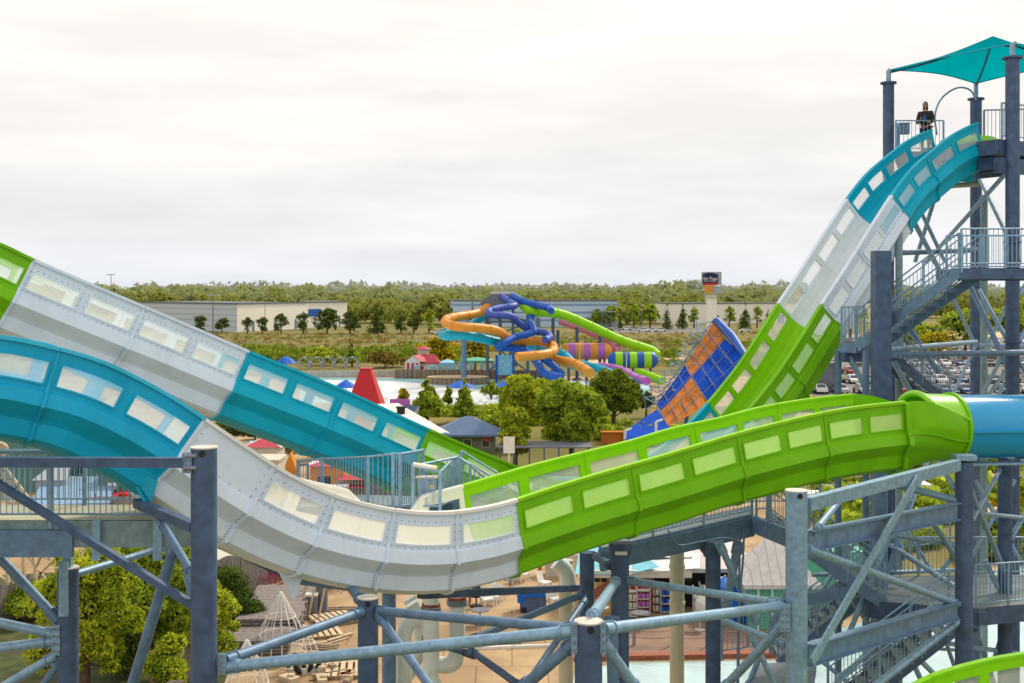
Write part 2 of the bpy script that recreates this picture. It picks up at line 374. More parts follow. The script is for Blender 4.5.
def leafmesh(name, v, m):
    me = bpy.data.meshes.new(name); n = len(v)//4
    me.vertices.add(len(v)); me.vertices.foreach_set('co', v.astype(np.float32).ravel())
    me.loops.add(n*4); me.loops.foreach_set('vertex_index', np.arange(n*4, dtype=np.int32))
    me.polygons.add(n); me.polygons.foreach_set('loop_start', np.arange(0, n*4, 4, dtype=np.int32)); me.polygons.foreach_set('loop_total', np.full(n, 4, dtype=np.int32))
    me.materials.append(M[m]); me.update(calc_edges=True); return me
TREE_CACHE = {}
def mk_lobes(w, h, z0, kind, seed):
    rg = random.Random(seed); lobes = []
    if kind == 'cone':
        for i in range(9):
            t = i/8; r = w/2*(1-t)*.9+.08*w
            for j in range(3 if t < .7 else 1):
                a = rg.uniform(0, 6.28); lobes.append((math.cos(a)*r*.35, math.sin(a)*r*.35, z0+(h-z0)*(t*.92+.04), r*.75, r*.75, (h-z0)*.11))
    elif kind == 'full':
        H2 = (h-z0)/2*1.08; zc = z0+H2
        lobes.append((0, 0, zc, w*.30, w*.30, H2*.68))
        for i in range(26):
            a = i*2.4+rg.uniform(-.4, .4); t = -.75+1.65*(i/25); c_ = math.sqrt(max(0, 1-t*t)); q_ = rg.uniform(.45, .84)
            s_ = w*rg.uniform(.09, .20); lobes.append((math.cos(a)*c_*w*.5*q_, math.sin(a)*c_*w*.5*q_, zc+t*H2*.84, s_, s_, s_*.85))
    else:
        k = 9 if kind == 'round' else 12
        for i in range(k):
            a = rg.uniform(0, 6.28); t = rg.uniform(.15, .85); rr = w/2*math.sin(math.pi*min(.93, t*.8+.16))*.62
            s = w*rg.uniform(.19, .29); lobes.append((math.cos(a)*rr, math.sin(a)*rr, z0+(h-z0)*t, s, s, min(s*.8, (h-z0)*.3)))
        lobes.append((0, 0, z0+(h-z0)*.5, w*.33, w*.33, (h-z0)*.38)); lobes.append((w*.05, 0, z0+(h-z0)*.8, w*.2, w*.2, (h-z0)*.19))
    return lobes
def tree(name, x, y, w, h, label, m='leafB', kind='round', n=900, size=.35, seed=0, group=None, cat='tree', z0=None):
    z0 = h*.22 if z0 is None else z0
    lobes = mk_lobes(w, h, z0, kind, seed)
    o = thing(name, label, cat, (x, y, 0), group)
    mb = MB(); tr = h*.022+.05
    mb.tube([(x, y, 0), (x+.05*w*.3, y, h*.35), (x, y, h*.8)], [tr*1.4, tr, tr*.3], 8)
    for l in lobes[:5]: mb.tube([(x, y, h*.25), (x+l[0]*.8, y+l[1]*.8, l[2])], [tr*.5, tr*.15], 5)
    mb.build('trunk', 'bark', o)
    me = leafmesh('crown', leaves(lobes, n, size, seed+5), m)
    c = bpy.data.objects.new('crown', me); COL.objects.link(c); c.parent = o; ORG[c.name] = Vector((x, y, 0))
    # inner leaves: crown shade put into their dark colour, closing gaps
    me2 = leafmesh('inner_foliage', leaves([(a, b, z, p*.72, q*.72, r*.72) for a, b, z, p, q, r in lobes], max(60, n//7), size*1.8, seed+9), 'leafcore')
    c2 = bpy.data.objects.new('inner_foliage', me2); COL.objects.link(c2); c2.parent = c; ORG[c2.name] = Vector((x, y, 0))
    return o
def ptree(name, px, pyb, pyt, pw, label, m='leafB', kind='round', n=900, sz=None, seed=0, group=None, cat='tree', Y=None, low=False):
    Y = Y or GY(pyb); x = X(px, Y); h = Z(pyt, Y); w_ = pw/F*Y
    return tree(name, x, Y, w_, h, label, m, kind, n, sz or w_*.055, seed, group, cat, z0=h*(.12 if not low else .04) if (cat != 'tree' or low) else None)

def woods(name, rows, m, seed, nper=60):
    rg = np.random.default_rng(seed); allv = []
    for (x0, x1, y, h, hv, step) in rows:
        x = x0
        while x < x1:
            hh = h*(1+hv*rg.uniform(-1, 1)); hh = h*(1+hv*1.2*rg.normal()*.6); ww = hh*rg.uniform(.9, 2.0); yy = y+rg.uniform(-30, 30)
            lob = [(x, yy, hh*.5, ww*.5, ww*.5, hh*.5), (x+ww*.3, yy, hh*.4, ww*.4, ww*.4, hh*.4)]
            lob.append((x-ww*.25, yy-2, hh*.33, ww*.35, ww*.35, hh*.33)); allv.append(leaves(lob, int(nper*1.7), ww*.10+.35, int(rg.integers(1e9)))); x += step*rg.uniform(.6, 1.8)
    me = leafmesh(name, np.concatenate(allv), m); o = bpy.data.objects.new(name, me); COL.objects.link(o); o['kind'] = 'stuff'
    o['label'] = {'haze3': 'hazy far off woods along the horizon', 'haze2': 'pale green woods in front of the horizon', 'haze1': 'yellow green woods behind the warehouses'}[m]; o['category'] = 'woods'
    return o
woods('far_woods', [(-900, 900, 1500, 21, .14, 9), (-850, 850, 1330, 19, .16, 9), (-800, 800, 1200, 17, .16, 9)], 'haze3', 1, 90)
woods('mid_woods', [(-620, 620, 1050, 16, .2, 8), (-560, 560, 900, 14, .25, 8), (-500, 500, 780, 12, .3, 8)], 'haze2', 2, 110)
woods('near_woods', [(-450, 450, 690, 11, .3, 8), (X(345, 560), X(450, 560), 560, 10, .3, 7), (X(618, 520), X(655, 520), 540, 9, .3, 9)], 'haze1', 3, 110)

# scrub on the embankment: uncountable
def scrub(name, poly_rows, m, seed, label, n=60):
    rg = np.random.default_rng(seed); allv = []
    for (px0, px1, py, cnt, h) in poly_rows:
        for i in range(cnt):
            px = rg.uniform(px0, px1); p = G(px, py+rg.uniform(-1.5, 1.5)); hh = h*rg.uniform(.5, 1.5); ww = hh*rg.uniform(1, 2)
            allv.append(leaves([(p.x, p.y, hh*.35, ww*.6, ww*.6, hh*.6)], n, ww*.14, int(rg.integers(1e9))))
    me = leafmesh(name, np.concatenate(allv), m); o = bpy.data.objects.new(name, me); COL.objects.link(o); o['kind'] = 'stuff'; o['label'] = label; o['category'] = 'scrub'
scrub('dry_scrub', [(200, 800, 335, 260, .7), (200, 800, 339, 220, .7), (200, 800, 343, 200, .8), (240, 800, 348, 120, .8)], 'leafO', 21, 'low rust brown scrub covering the embankment', 40)
scrub('green_scrub', [(230, 480, 352, 60, 1.6), (240, 480, 357, 60, 1.8), (250, 480, 362, 50, 2), (560, 790, 345, 60, 1.2), (620, 780, 357, 60, 1.4), (230, 800, 339, 50, .9), (380, 800, 346, 40, 1.1), (640, 770, 365, 30, 1.3)], 'leafC2', 22, 'olive green bushes on the embankment', 60)
scrub('bank_plants', [(880, 1024, 470, 40, 1.6), (900, 1024, 500, 50, 1.3), (820, 940, 520, 60, 1.6), (840, 930, 545, 40, 1.4), (480, 640, 425, 60, 1.0), (400, 560, 415, 60, 1.0), (560, 760, 440, 60, 1.1), (790, 1000, 410, 60, 1.4)], 'leafB', 23, 'clumps of green planting beside the sandy path', 140)
scrub('courtyard_plants', [(720, 800, 462, 30, 1.0), (960, 1040, 560, 40, .9), (1000, 1040, 540, 30, 1.4), (880, 1000, 450, 50, 1.8), (830, 870, 500, 30, 1.2), (215, 300, 433, 40, 1.0), (820, 900, 600, 40, .9)], 'leafC2', 25, 'dark green planting beds among the stairs and paths', 160)
scrub('bank_grass', [(960, 1060, 505, 40, .5), (900, 960, 480, 30, .5), (420, 520, 350, 60, 1.5)], 'leafY', 24, 'golden grass and weeds on the banks', 90)

# individual trees at warehouse
k = 0
for px, b, t, pw, m_, kd in [(200, 331, 315, 15, 'leafC', 'round'), (222, 331, 318, 15, 'leafC', 'round'), (247, 331, 317, 12, 'leafC', 'round'), (262, 330, 316, 14, 'leafC', 'round'), (281, 329, 313, 15, 'leafC', 'round'), (303, 328, 311, 16, 'leafC', 'round'), (327, 328, 307, 26, 'leafC', 'round'), (350, 328, 311, 20, 'leafC', 'round'), (377, 329, 303, 20, 'leafC', 'cone'), (401, 328, 315, 14, 'leafC', 'round'), (414, 328, 317, 14, 'leafC', 'round'), (429, 325, 308, 14, 'leafA', 'round'),
        (610, 327, 305, 20, 'leafB', 'round'), (596, 327, 308, 16, 'leafB', 'round'), (634, 327, 304, 20, 'leafB', 'round'), (650, 328, 303, 22, 'leafB', 'round'), (667, 330, 304, 12, 'leafC', 'cone'), (683, 329, 302, 14, 'leafC', 'cone'), (694, 328, 305, 12, 'leafB', 'round'), (729, 328, 305, 14, 'leafB', 'round'), (745, 330, 304, 16, 'leafC', 'cone'), (757, 328, 305, 12, 'leafB', 'round'), (768, 330, 308, 10, 'leafC', 'cone'), (620, 330, 312, 8, 'leafC', 'cone'), (458, 326, 307, 22, 'leafB', 'round'), (472, 329, 302, 12, 'leafC', 'cone')]:
    k += 1
    side = 'in front of the cream warehouse' if px < 440 else 'beyond the tube slides and car park'
    lab = {'leafC': 'small dark %s tree' % ('pointed conifer' if kd == 'cone' else 'round'), 'leafA': 'small yellow green tree', 'leafB': 'mid green bushy tree'}[m_]+' standing '+side
    ptree('conifer' if kd == 'cone' else 'broadleaf_tree', px, b, t, pw, lab, m_, kd, 900, seed=k, low=True, Y=(438 if px < 440 else None), group='trees along the far edge of the embankment, '+('left row' if px < 440 else 'right row'))
# mid trees
ptree('broadleaf_tree', 571, 452, 386, 74, 'large rounded green tree in the middle of the clump left of the checkered ramp', 'leafB', 'full', 26000, .17, seed=41, Y=108)
ptree('broadleaf_tree', 524, 442, 379, 58, 'yellow green tree at the left of the central clump', 'leafA', 'full', 16000, .17, seed=42, Y=122)
ptree('broadleaf_tree', 613, 436, 371, 60, 'dark topped tree at the right rear of the central clump', 'leafC2', 'full', 18000, .18, seed=43, Y=134)
ptree('broadleaf_tree', 515, 452, 409, 34, 'small yellow green tree just right of the blue roofed hut', 'leafA', 'full', 8000, .15, seed=44, Y=104)
ptree('broadleaf_tree', 427, 428, 381, 42, 'conical dark green tree between the pool and the white roofs', 'leafB', 'cone', 5000, .22, seed=45, Y=142)
ptree('broadleaf_tree', 464, 424, 381, 22, 'slender dark green tree in front of the left pool umbrella', 'leafB', 'cone', 1500, .26, seed=46, Y=146)
ptree('broadleaf_tree', 491, 404, 381, 18, 'small sparse tree between the two pool umbrellas', 'leafB', 'round', 700, .24, seed=47, Y=168)
ptree('broadleaf_tree', 403, 402, 388, 14, 'tiny yellow tree at the pool edge by the red tower', 'leafY', 'round', 400, .24, seed=48, Y=160)
ptree('broadleaf_tree', 448, 402, 386, 10, 'tiny dark tree beside the conical tree at the pool', 'leafB', 'round', 300, .24, seed=58, Y=160)
ptree('broadleaf_tree', 646, 420, 392, 20, 'small dark tree left of the checkered ramp truss', 'leafC', 'round', 900, .26, seed=49, Y=150)
ptree('broadleaf_tree', 352, 366, 343, 18, 'bright green upright tree behind the pool', 'leafB', 'cone', 700, .35, seed=50, Y=250)
ptree('broadleaf_tree', 323, 366, 349, 30, 'olive tree beside the row of white arches', 'leafA', 'round', 900, .35, seed=51, Y=255)
ptree('broadleaf_tree', 440, 368, 338, 30, 'golden yellow tree behind the red roofed house', 'leafY', 'round', 1000, .35, seed=52, Y=240)
ptree('broadleaf_tree', 475, 372, 340, 30, 'yellow tree under the orange tube slide', 'leafY', 'round', 800, .35, seed=54, Y=236)
ptree('broadleaf_tree', 516, 366, 328, 20, 'yellow green tree behind the slide tower', 'leafA', 'round', 700, .35, seed=55, Y=252)
ptree('orange_shrub', 385, 366, 352, 46, 'wide rust orange shrub left of the red roofed house', 'leafO', 'round', 900, .35, seed=53, Y=248, cat='shrub')
ptree('broadleaf_tree', 965, 352, 308, 60, 'mid green tree between the two stair tower columns', 'leafB', 'round', 2500, .4, seed=60, Y=300)
ptree('broadleaf_tree', 915, 352, 322, 60, 'mid green tree behind the upper staircase', 'leafB', 'round', 2200, .4, seed=61, Y=300)
ptree('broadleaf_tree', 1010, 352, 302, 60, 'tallest green tree behind the right hand tower column', 'leafB', 'round', 2500, .4, seed=62, Y=290)
ptree('golden_shrub', 938, 356, 333, 42, 'low golden shrub under the upper staircase', 'leafY', 'round', 1200, .35, seed=63, Y=280, cat='shrub')
ptree('green_shrub', 820, 385, 362, 40, 'green shrub behind the landing in the car park', 'leafB', 'round', 1200, .35, seed=64, Y=205, cat='shrub')
ptree('broadleaf_tree', 850, 330, 303, 46, 'green tree behind the white slide section', 'leafB', 'round', 1500, .5, seed=65, Y=400)
# near trees lower left
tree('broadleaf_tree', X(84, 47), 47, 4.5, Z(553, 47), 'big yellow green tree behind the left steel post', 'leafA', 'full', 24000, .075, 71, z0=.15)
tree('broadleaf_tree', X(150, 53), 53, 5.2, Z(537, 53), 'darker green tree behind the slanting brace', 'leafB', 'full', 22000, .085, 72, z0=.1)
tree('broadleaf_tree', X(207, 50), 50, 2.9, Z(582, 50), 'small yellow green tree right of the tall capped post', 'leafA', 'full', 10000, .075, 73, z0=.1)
tree('green_shrub', X(222, 58), 58, 3.0, Z(575, 58), 'dark leafy shrub in front of the scalloped fence', 'leafC', 'round', 8000, .08, 74, cat='shrub', z0=.1)
tree('green_shrub', X(205, 60), 60, 2.4, Z(560, 60), 'orange tinged shrub beside the scalloped fence', 'leafO', 'round', 4500, .08, 75, cat='shrub', z0=.1)
tree('green_shrub', X(246, 56), 56, 1.8, Z(600, 56), 'round dark shrub at the left end of the lumber', 'leafC', 'round', 4000, .07, 76, cat='shrub', z0=.1)
tree('green_shrub', X(25, 58), 58, 2.8, Z(584, 58), 'dark shrub at the far left edge below the walkway', 'leafB', 'round', 6000, .08, 79, cat='shrub', z0=.1)
tree('green_shrub', X(168, 47), 47, 2.0, Z(632, 47), 'low yellow green bush at the foot of the slanting brace', 'leafA', 'round', 4500, .07, 77, cat='shrub', z0=.05)
tree('green_shrub', X(122, 50), 50, 2.2, Z(625, 50), 'low dark bush between the two big trees', 'leafC', 'round', 4500, .07, 78, cat='shrub', z0=.05)
sheet('planting_bed', [(X(-60, 47), 48.5), (X(232, 50), 48.5), (X(250, 62), 64), (X(200, 70), 70), (X(-60, 70), 66)], .012, 'bedsoil')
for i, (px, Y) in enumerate(((235, 132), (255, 128), (275, 124), (290, 118))):
    tree('dark_hedge_bush', X(px, Y), Y, 2.6, 1.5, 'dark bush in the hedge glimpsed between the two slides', 'leafC', 'round', 500, .2, 80+i, group='hedge bushes between the slides', cat='bush', z0=.1)
# flowers
rgf = np.random.default_rng(5); fv = []
for i in range(46):
    px = rgf.uniform(255, 342); Y = 65+rgf.uniform(-1.5, 2); fv.append(leaves([(X(px, Y), Y, .45, .6, .5, .55)], 110, .07, int(rgf.integers(1e9))))
o = bpy.data.objects.new('pink_flowers', leafmesh('pink_flowers', np.concatenate(fv), 'leafP')); COL.objects.link(o); tag(o, 'bed of pink flowering plants behind the stacked lumber', 'flowers', kind='stuff')

# ------------------------------------------------------------ far buildings
def wall_box(mb, pts, z0, z1):
    n = len(pts)
    for i in range(n):
        a = pts[i]; b = pts[(i+1) % n]; mb.quad((a[0], a[1], z0), (b[0], b[1], z0), (b[0], b[1], z1), (a[0], a[1], z1))
def warehouse(name, corner_px, corner_Y, left_px, left_Y, right_px, right_Y, h, ml, mr, label, stripe=None):
    c = Vector((X(corner_px, corner_Y), corner_Y, 0)); l = Vector((X(left_px, left_Y), left_Y, 0)); r = Vector((X(right_px, right_Y), right_Y, 0)); bk = l+r-c
    o = thing(name, label, 'warehouse', c)
    mb = MB(); mb.cur = 0; mb.quad(l, c, c+Vector((0, 0, h)), l+Vector((0, 0, h))); mb.cur = 1; mb.quad(c, r, r+Vector((0, 0, h)), c+Vector((0, 0, h)))
    mb.quad(r, bk, bk+Vector((0, 0, h)), r+Vector((0, 0, h))); mb.quad(bk, l, l+Vector((0, 0, h)), bk+Vector((0, 0, h)))
    mb.build('wall', [ml, mr], o)
    mb = MB(); hz = Vector((0, 0, h+.25)); mb.poly([l+hz, c+hz, r+hz, bk+hz]); 
    for a, b in ((l, c), (c, r)): mb.bar(a+hz, b+hz, .8, .5)
    mb.build('roof', 'roofgrey', o)
    for t in (.2, .5, .8):
        p = c.lerp(r, t); q = c.lerp(r, t+.03); mb = MB(); d = (c-bk).normalized()*.15
        mb.quad(p+d, q+d, q+d+Vector((0, 0, 4)), p+d+Vector((0, 0, 4))); mb.build('loading_door', 'whband', o)
    if stripe:
        mb = MB(); a, b, m_ = stripe; p = c.lerp(r, a); q = c.lerp(r, b); d = (c-bk).normalized()*.2
        mb.quad(p+d+Vector((0, 0, h*.45)), q+d+Vector((0, 0, h*.45)), q+d+Vector((0, 0, h*.75)), p+d+Vector((0, 0, h*.75))); mb.build('painted_stripe', m_, o)
    return o
warehouse('warehouse', 237, 455, 130, 520, 308, 500, 10.6, 'whstripe', 'whcream', 'long cream warehouse with a shaded grey side wall on the left behind the dark round trees')
warehouse('warehouse', 306, 505, 300, 560, 347, 530, 10.6, 'whcream', 'whcream', 'cream warehouse with a blue stripe at the right end of the long one', (0.02, .35, 'royal'))
warehouse('warehouse', 454, 520, 450, 560, 617, 522, 11.2, 'whstripeb', 'whstripeb', 'pale blue banded warehouse behind the tube slide tower')
warehouse('warehouse', 668, 560, 655, 600, 880, 600, 9.5, 'whcream', 'whcream', 'low white warehouse behind the tall pole sign')
warehouse('warehouse', 430, 620, 425, 640, 455, 620, 7, 'whcream', 'whcream', 'small white building left of the blue banded warehouse')

# light poles far
for px, yb, yt, lab in ((111, 345, 275, 'tall mast light left of the warehouse roofline'), (213, 372, 296, 'tall light pole in front of the shaded grey warehouse wall'), (265, 332, 296, 'tall light pole by the corner of the cream warehouse'), (473, 330, 300, 'light pole left of the slide tower'), (641, 330, 294, 'street light among the yellow green trees'), (611, 352, 312, 'short lamp pole above the green tube slide')):
    Y = GY(yb); o = thing('light_pole', lab, 'light pole', (X(px, Y), Y, 0))
    mb = MB(); h = Z(yt, Y); mb.tube([(X(px, Y), Y, 0), (X(px, Y), Y, h)], [.16, .09], 8); mb.build('pole', 'farsteel', o)
    mb = MB(); mb.box((X(px, Y), Y, h+.1), (2.4, .5, .22)); mb.build('lamp_head', 'whgrey', o)

# cars
def make_car(colm, x, y, rz, label, group):
    o = thing('parked_car', label, 'car', (x, y, 0), group); o.rotation_euler = (0, 0, 0)
    mb = MB()
    prof = [(-2.2, .35), (-2.25, .75), (-1.5, .92), (-.85, 1.42), (.7, 1.45), (1.35, .98), (2.15, .85), (2.25, .4)]
    for s0, s1, k0, k1 in ((-.85, .85, 1, 1),):
        rows = [[(x+p, y+s0*(1 if q < 1 else .82), q) for p, q in prof], [(x+p, y+s1*(1 if q < 1 else .82), q) for p, q in prof]]
        mb.grid(rows, False, False); mb.poly(rows[0][::-1]); mb.poly(rows[1])
    body = mb.build('body', colm, o)
    for sgn in (-1, 1):
        mb = MB(); mb.poly([(x-1.3, y+sgn*.86, .97), (-.8+x, y+sgn*.76, 1.36), (x+.65, y+sgn*.76, 1.38), (x+1.15, y+sgn*.86, 1.0)]); mb.build('side_window', 'glassdark', o)
    mb = MB(); mb.quad((x-1.46, y-.7, .97), (x-1.46, y+.7, .97), (x-.9, y+.6, 1.41), (x-.9, y-.6, 1.41)); mb.build('rear_window', 'glassdark', o)
    mb = MB(); mb.quad((x+1.33, y-.7, 1.03), (x+1.33, y+.7, 1.03), (x+.76, y+.6, 1.44), (x+.76, y-.6, 1.44)); mb.build('windscreen', 'glassdark', o)
    for wx in (-1.35, 1.4):
        for wy in (-.86, .86):
            mb = MB(); mb.tube([(x+wx, y+wy-.1, .33), (x+wx, y+wy+.1, .33)], .33, 10); mb.build('wheel', 'black', o)
    o.rotation_euler = (0, 0, rz); return o
CARC = {'white': (.75, .75, .74), 'silver': (.42, .44, .46), 'dark grey': (.06, .065, .07), 'blue': (.03, .08, .22), 'red': (.35, .02, .02), 'black': (.015, .015, .017)}
for k_, c in CARC.items(): D('car_'+k_, c, rough=.25, var=.02, spec=.6, coat=.5)
protos = {}
def car(px, py, colr, rz, group, desc):
    p = G(px, py)
    if colr not in protos: protos[colr] = make_car('car_'+colr, p.x, p.y, rz, colr+' car '+desc, group)
    else:
        c = copytree(protos[colr], (p.x, p.y, 0), rz, colr+' car '+desc); c['group'] = group
rc = random.Random(3)
for py, n_ in ((343, 20), (348, 20), (353, 19), (359, 18), (366, 17), (374, 15), (383, 14), (393, 12)):
    for i in range(n_):
        if rc.random() < .12: continue
        colr = rc.choice(['white', 'white', 'white', 'white', 'silver', 'silver', 'silver', 'dark grey', 'dark grey', 'black', 'blue', 'silver', 'white', 'red'])
        car(800+i*(245/n_)+rc.uniform(-1.5, 1.5), py, colr, R(90+rc.uniform(-4, 4)) if rc.random() < .8 else R(10), 'cars in the lot behind the stair tower', 'parked in the lot behind the stair tower')
for i, (px, py, c_) in enumerate(((643, 331.5, 'white'), (652, 331.8, 'white'), (661, 331.5, 'white'), (634, 330.5, 'silver'), (626, 330, 'white'), (616, 331, 'silver'), (606, 331, 'dark grey'), (745, 332, 'white'), (444, 335, 'white'), (452, 334, 'silver'), (436, 334, 'white'))):
    car(px, py, c_, R(rc.choice([0, 12, 170])), 'cars at the far edge of the embankment', 'parked along the far edge of the embankment')
# big sign
Y = 300; o = thing('pole_sign', 'tall park sign with navy arched panel on a pale square pylon', 'sign', (X(711, Y), Y, 0))
mb = MB(); mb.box((X(711.5, Y), Y, (Z(297, Y))/2), (2.4, 1.5, Z(297, Y))); mb.build('pylon', 'white', o)
def sq(x0, y0, x1, y1, Yq): return [(X(x0, Yq), Yq, Z(y1, Yq)), (X(x1, Yq), Yq, Z(y1, Yq)), (X(x1, Yq), Yq, Z(y0, Yq)), (X(x0, Yq), Yq, Z(y0, Yq))]
mb = MB(); mb.box((X(711.5, Y), Y, (Z(272, Y)+Z(285, Y))/2), (X(721, Y)-X(702, Y), 1.6, Z(272, Y)-Z(285, Y))); mb.build('cabinet', 'whgrey', o)
mb = MB(); Yf = Y-.9
top = [(X(702.5+t*15.5, Yf), Yf, Z(274.5-1.8*math.sin(math.pi*t), Yf)) for t in [i/10 for i in range(10, -1, -1)]]
mb.poly([(X(702.5, Yf), Yf, Z(283, Yf)), (X(718, Yf), Yf, Z(283, Yf))]+top); pn = mb.build('panel', 'navy', o)
mb = MB(); text_mesh(mb, 'Six Flags', P(710.3, 278.6, Yf), 1.05, Vector((1, 0, 0)), Vector((0, 0, 1)), Vector((0, -.05, 0))); text_mesh(mb, 'GREAT AMERICA', P(710.3, 281.2, Yf), .42, Vector((1, 0, 0)), Vector((0, 0, 1)), Vector((0, -.05, 0))); mb.build('lettering', 'white', pn)
mb = MB(); mb.quad(*[(a, Yf-.02, c) for a, b, c in sq(702.5, 283, 718, 285, Yf)]); mb.build('red_band', 'red', pn)
mb = MB(); mb.quad(*sq(704.5, 285.5, 712.5, 293, Yf)); mb.build('orange_panel', 'orange', o)
mb = MB(); mb.box((X(717, Y), Y, Z(290, Y)), (X(722, Y)-X(713, Y), 1.2, 1.8)); mb.build('white_panel', 'whgrey', o)
mb = MB(); mb.quad(*sq(705, 295, 717, 298.5, Yf)); mb.build('message_board', 'offwhite', o)

# ------------------------------------------------------------ far tube slides
def cr_spline(pts, n=8):
    pts = [Vector(p) for p in pts]; out = []
    q = [pts[0]*2-pts[1]]+pts+[pts[-1]*2-pts[-2]]
    for i in range(1, len(q)-2):
        for j in range(n):
            t = j/n; a, b, c, d = q[i-1:i+3]
            out.append(.5*((2*b)+(c-a)*t+(2*a-5*b+4*c-d)*t*t+(3*b-a-3*c+d)*t**3))
    out.append(pts[-1]); return out
def farslide(name, pix, r, m, label, rings=True, m2=None):
    pts = cr_spline([P(a, b, y) for a, b, y in pix], 8)
    o = thing(name, label, 'tube slide', (pts[-1].x, pts[-1].y, 0), None)
    mb = MB(); mb.tube(pts, r, 12); mb.build('tube', m, o)
    if rings:
        L_ = 0; last = pts[0]
        for i in range(1, len(pts)-1):
            L_ += (pts[i]-last).length; last = pts[i]
            if L_ > 3.2:
                d = (pts[i+1]-pts[i-1]).normalized(); mb = MB(); mb.tube([pts[i]-d*.08, pts[i]+d*.08], r*1.1, 12); mb.build('flange', m2 or m, o); L_ = 0
    return o
farslide('tube_slide', [(490, 305, 212), (478, 313, 209), (455, 317, 203), (446, 320, 198), (447, 324, 195), (460, 327, 193), (480, 328, 195), (497, 331, 197), (508, 338, 199), (520, 341, 201), (540, 342, 202), (553, 346, 199), (552, 352, 194), (540, 355, 191), (517, 357, 189)], .75, 'orange', 'long winding orange tube slide')
farslide('tube_slide', [(490, 311, 214), (478, 320, 212), (470, 326, 210)], .7, 'cyan', 'short straight turquoise chute dropping beneath the orange tube')
farslide('tube_slide', [(478, 328, 206), (455, 330, 202), (444, 333, 199), (446, 336, 196), (462, 335, 195), (480, 338, 197), (500, 342, 200), (530, 345, 206), (560, 353, 205), (575, 366, 200)], .8, 'cyan', 'turquoise tube slide curving below the orange one')
farslide('tube_slide', [(512, 296, 210), (525, 302, 207), (537, 305, 205), (549, 308, 202), (551, 311, 200)], .62, 'royal', 'short royal blue tube at the top of the tower')
farslide('tube_slide', [(500, 296, 212), (512, 303, 208), (514, 306, 204), (500, 308, 202), (489, 311, 200), (492, 315, 199), (510, 316, 200), (520, 324, 202), (530, 330, 203), (545, 333, 203), (550, 337, 201), (545, 340, 198)], .6, 'violet', 'violet blue tube slide looping around the tower')
farslide('tube_slide', [(532, 316, 206), (529, 322, 204), (534, 330, 201), (528, 334, 199), (515, 337, 198), (503, 344, 196), (498, 347, 198), (520, 350, 200), (545, 360, 196), (562, 374, 192)], .6, 'royal', 'royal blue tube slide crossing in front of the orange tube')
farslide('tube_slide', [(520, 346, 203), (535, 360, 195), (545, 373, 190), (562, 378, 188)], .65, 'royal', 'lower blue chute ending at the splash pool')
farslide('tube_slide', [(524, 306, 208), (532, 311, 206), (560, 314, 208), (590, 326, 211), (620, 340, 214), (650, 350, 217), (658, 356, 216)], .85, 'green_in', 'long straight lime green tube slide running to the bowl')
farslide('tube_slide', [(560, 320, 220), (580, 327, 219), (600, 335, 218), (612, 341, 217), (617, 348, 215), (612, 350, 213)], .85, 'pink', 'pink tube slide curving into the orange and purple bowl')
farslide('tube_slide', [(540, 356, 200), (560, 361, 196), (575, 364, 192), (590, 373, 186)], .8, 'orange', 'lower orange chute ending behind the trees')
farslide('tube_slide', [(600, 366, 205), (620, 370, 200), (636, 378, 194), (647, 381, 190)], .7, 'purple', 'purple exit chute below the green and blue bowl')
farslide('tube_slide', [(638, 372, 206), (650, 376, 202), (662, 381, 198)], .7, 'green_in', 'short lime green exit chute right of the purple chute')
farslide('tube_slide', [(582, 364, 206), (600, 369, 202), (618, 376, 197), (635, 384, 192)], .7, 'cyan', 'turquoise exit chute under the bowls')
def bowl(px0, px1, pyc, hh, Y, ma, mb_, label):
    c = P((px0+px1)/2, pyc, Y); L_ = (px1-px0)/F*Y/2; r = hh/F*Y
    o = thing('slide_bowl', label, 'slide bowl', (c.x, c.y, 0)); n = 7
    prof = [(-1.0, .45), (-.93, .85), (-.8, 1.0), (.8, 1.0), (.93, .85), (1.0, .4)]
    for i in range(n):
        a0 = -1+2*i/n; a1 = -1+2*(i+1)/n; mb = MB(); rows = []
        for t in (a0, (a0+a1)/2, a1):
            rr = np.interp(t, [p[0] for p in prof], [p[1] for p in prof])
            rows.append([(c.x+t*L_, c.y+math.cos(k*math.pi/10)*r*rr, c.z+math.sin(k*math.pi/10)*r*rr) for k in range(20)])
        mb.grid(rows, True, True)
        if i in (0, n-1): mb.poly(rows[0] if i == 0 else rows[-1])
        mb.build('stripe_panel', ma if i % 2 else mb_, o)
    for s in (-.7, 0, .7):
        mb = MB(); mb.tube([(c.x+s*L_, c.y, 0), (c.x+s*L_, c.y, c.z-r*.9)], .25, 8); mb.build('leg', 'farsteel', o)
    mb = MB(); mb.tube([(c.x-L_*.3, c.y-r-.4, c.z+r), (c.x-L_*.3, c.y-r-.4, c.z-r)], .12, 6); mb.build('drain_pipe', 'offwhite', o)
bowl(561, 612, 351, 8.2, 212, 'purple', 'orange', 'orange and purple striped enclosed slide bowl')
bowl(608, 658, 360, 8.2, 208, 'green_in', 'royal', 'green and blue striped enclosed slide bowl')
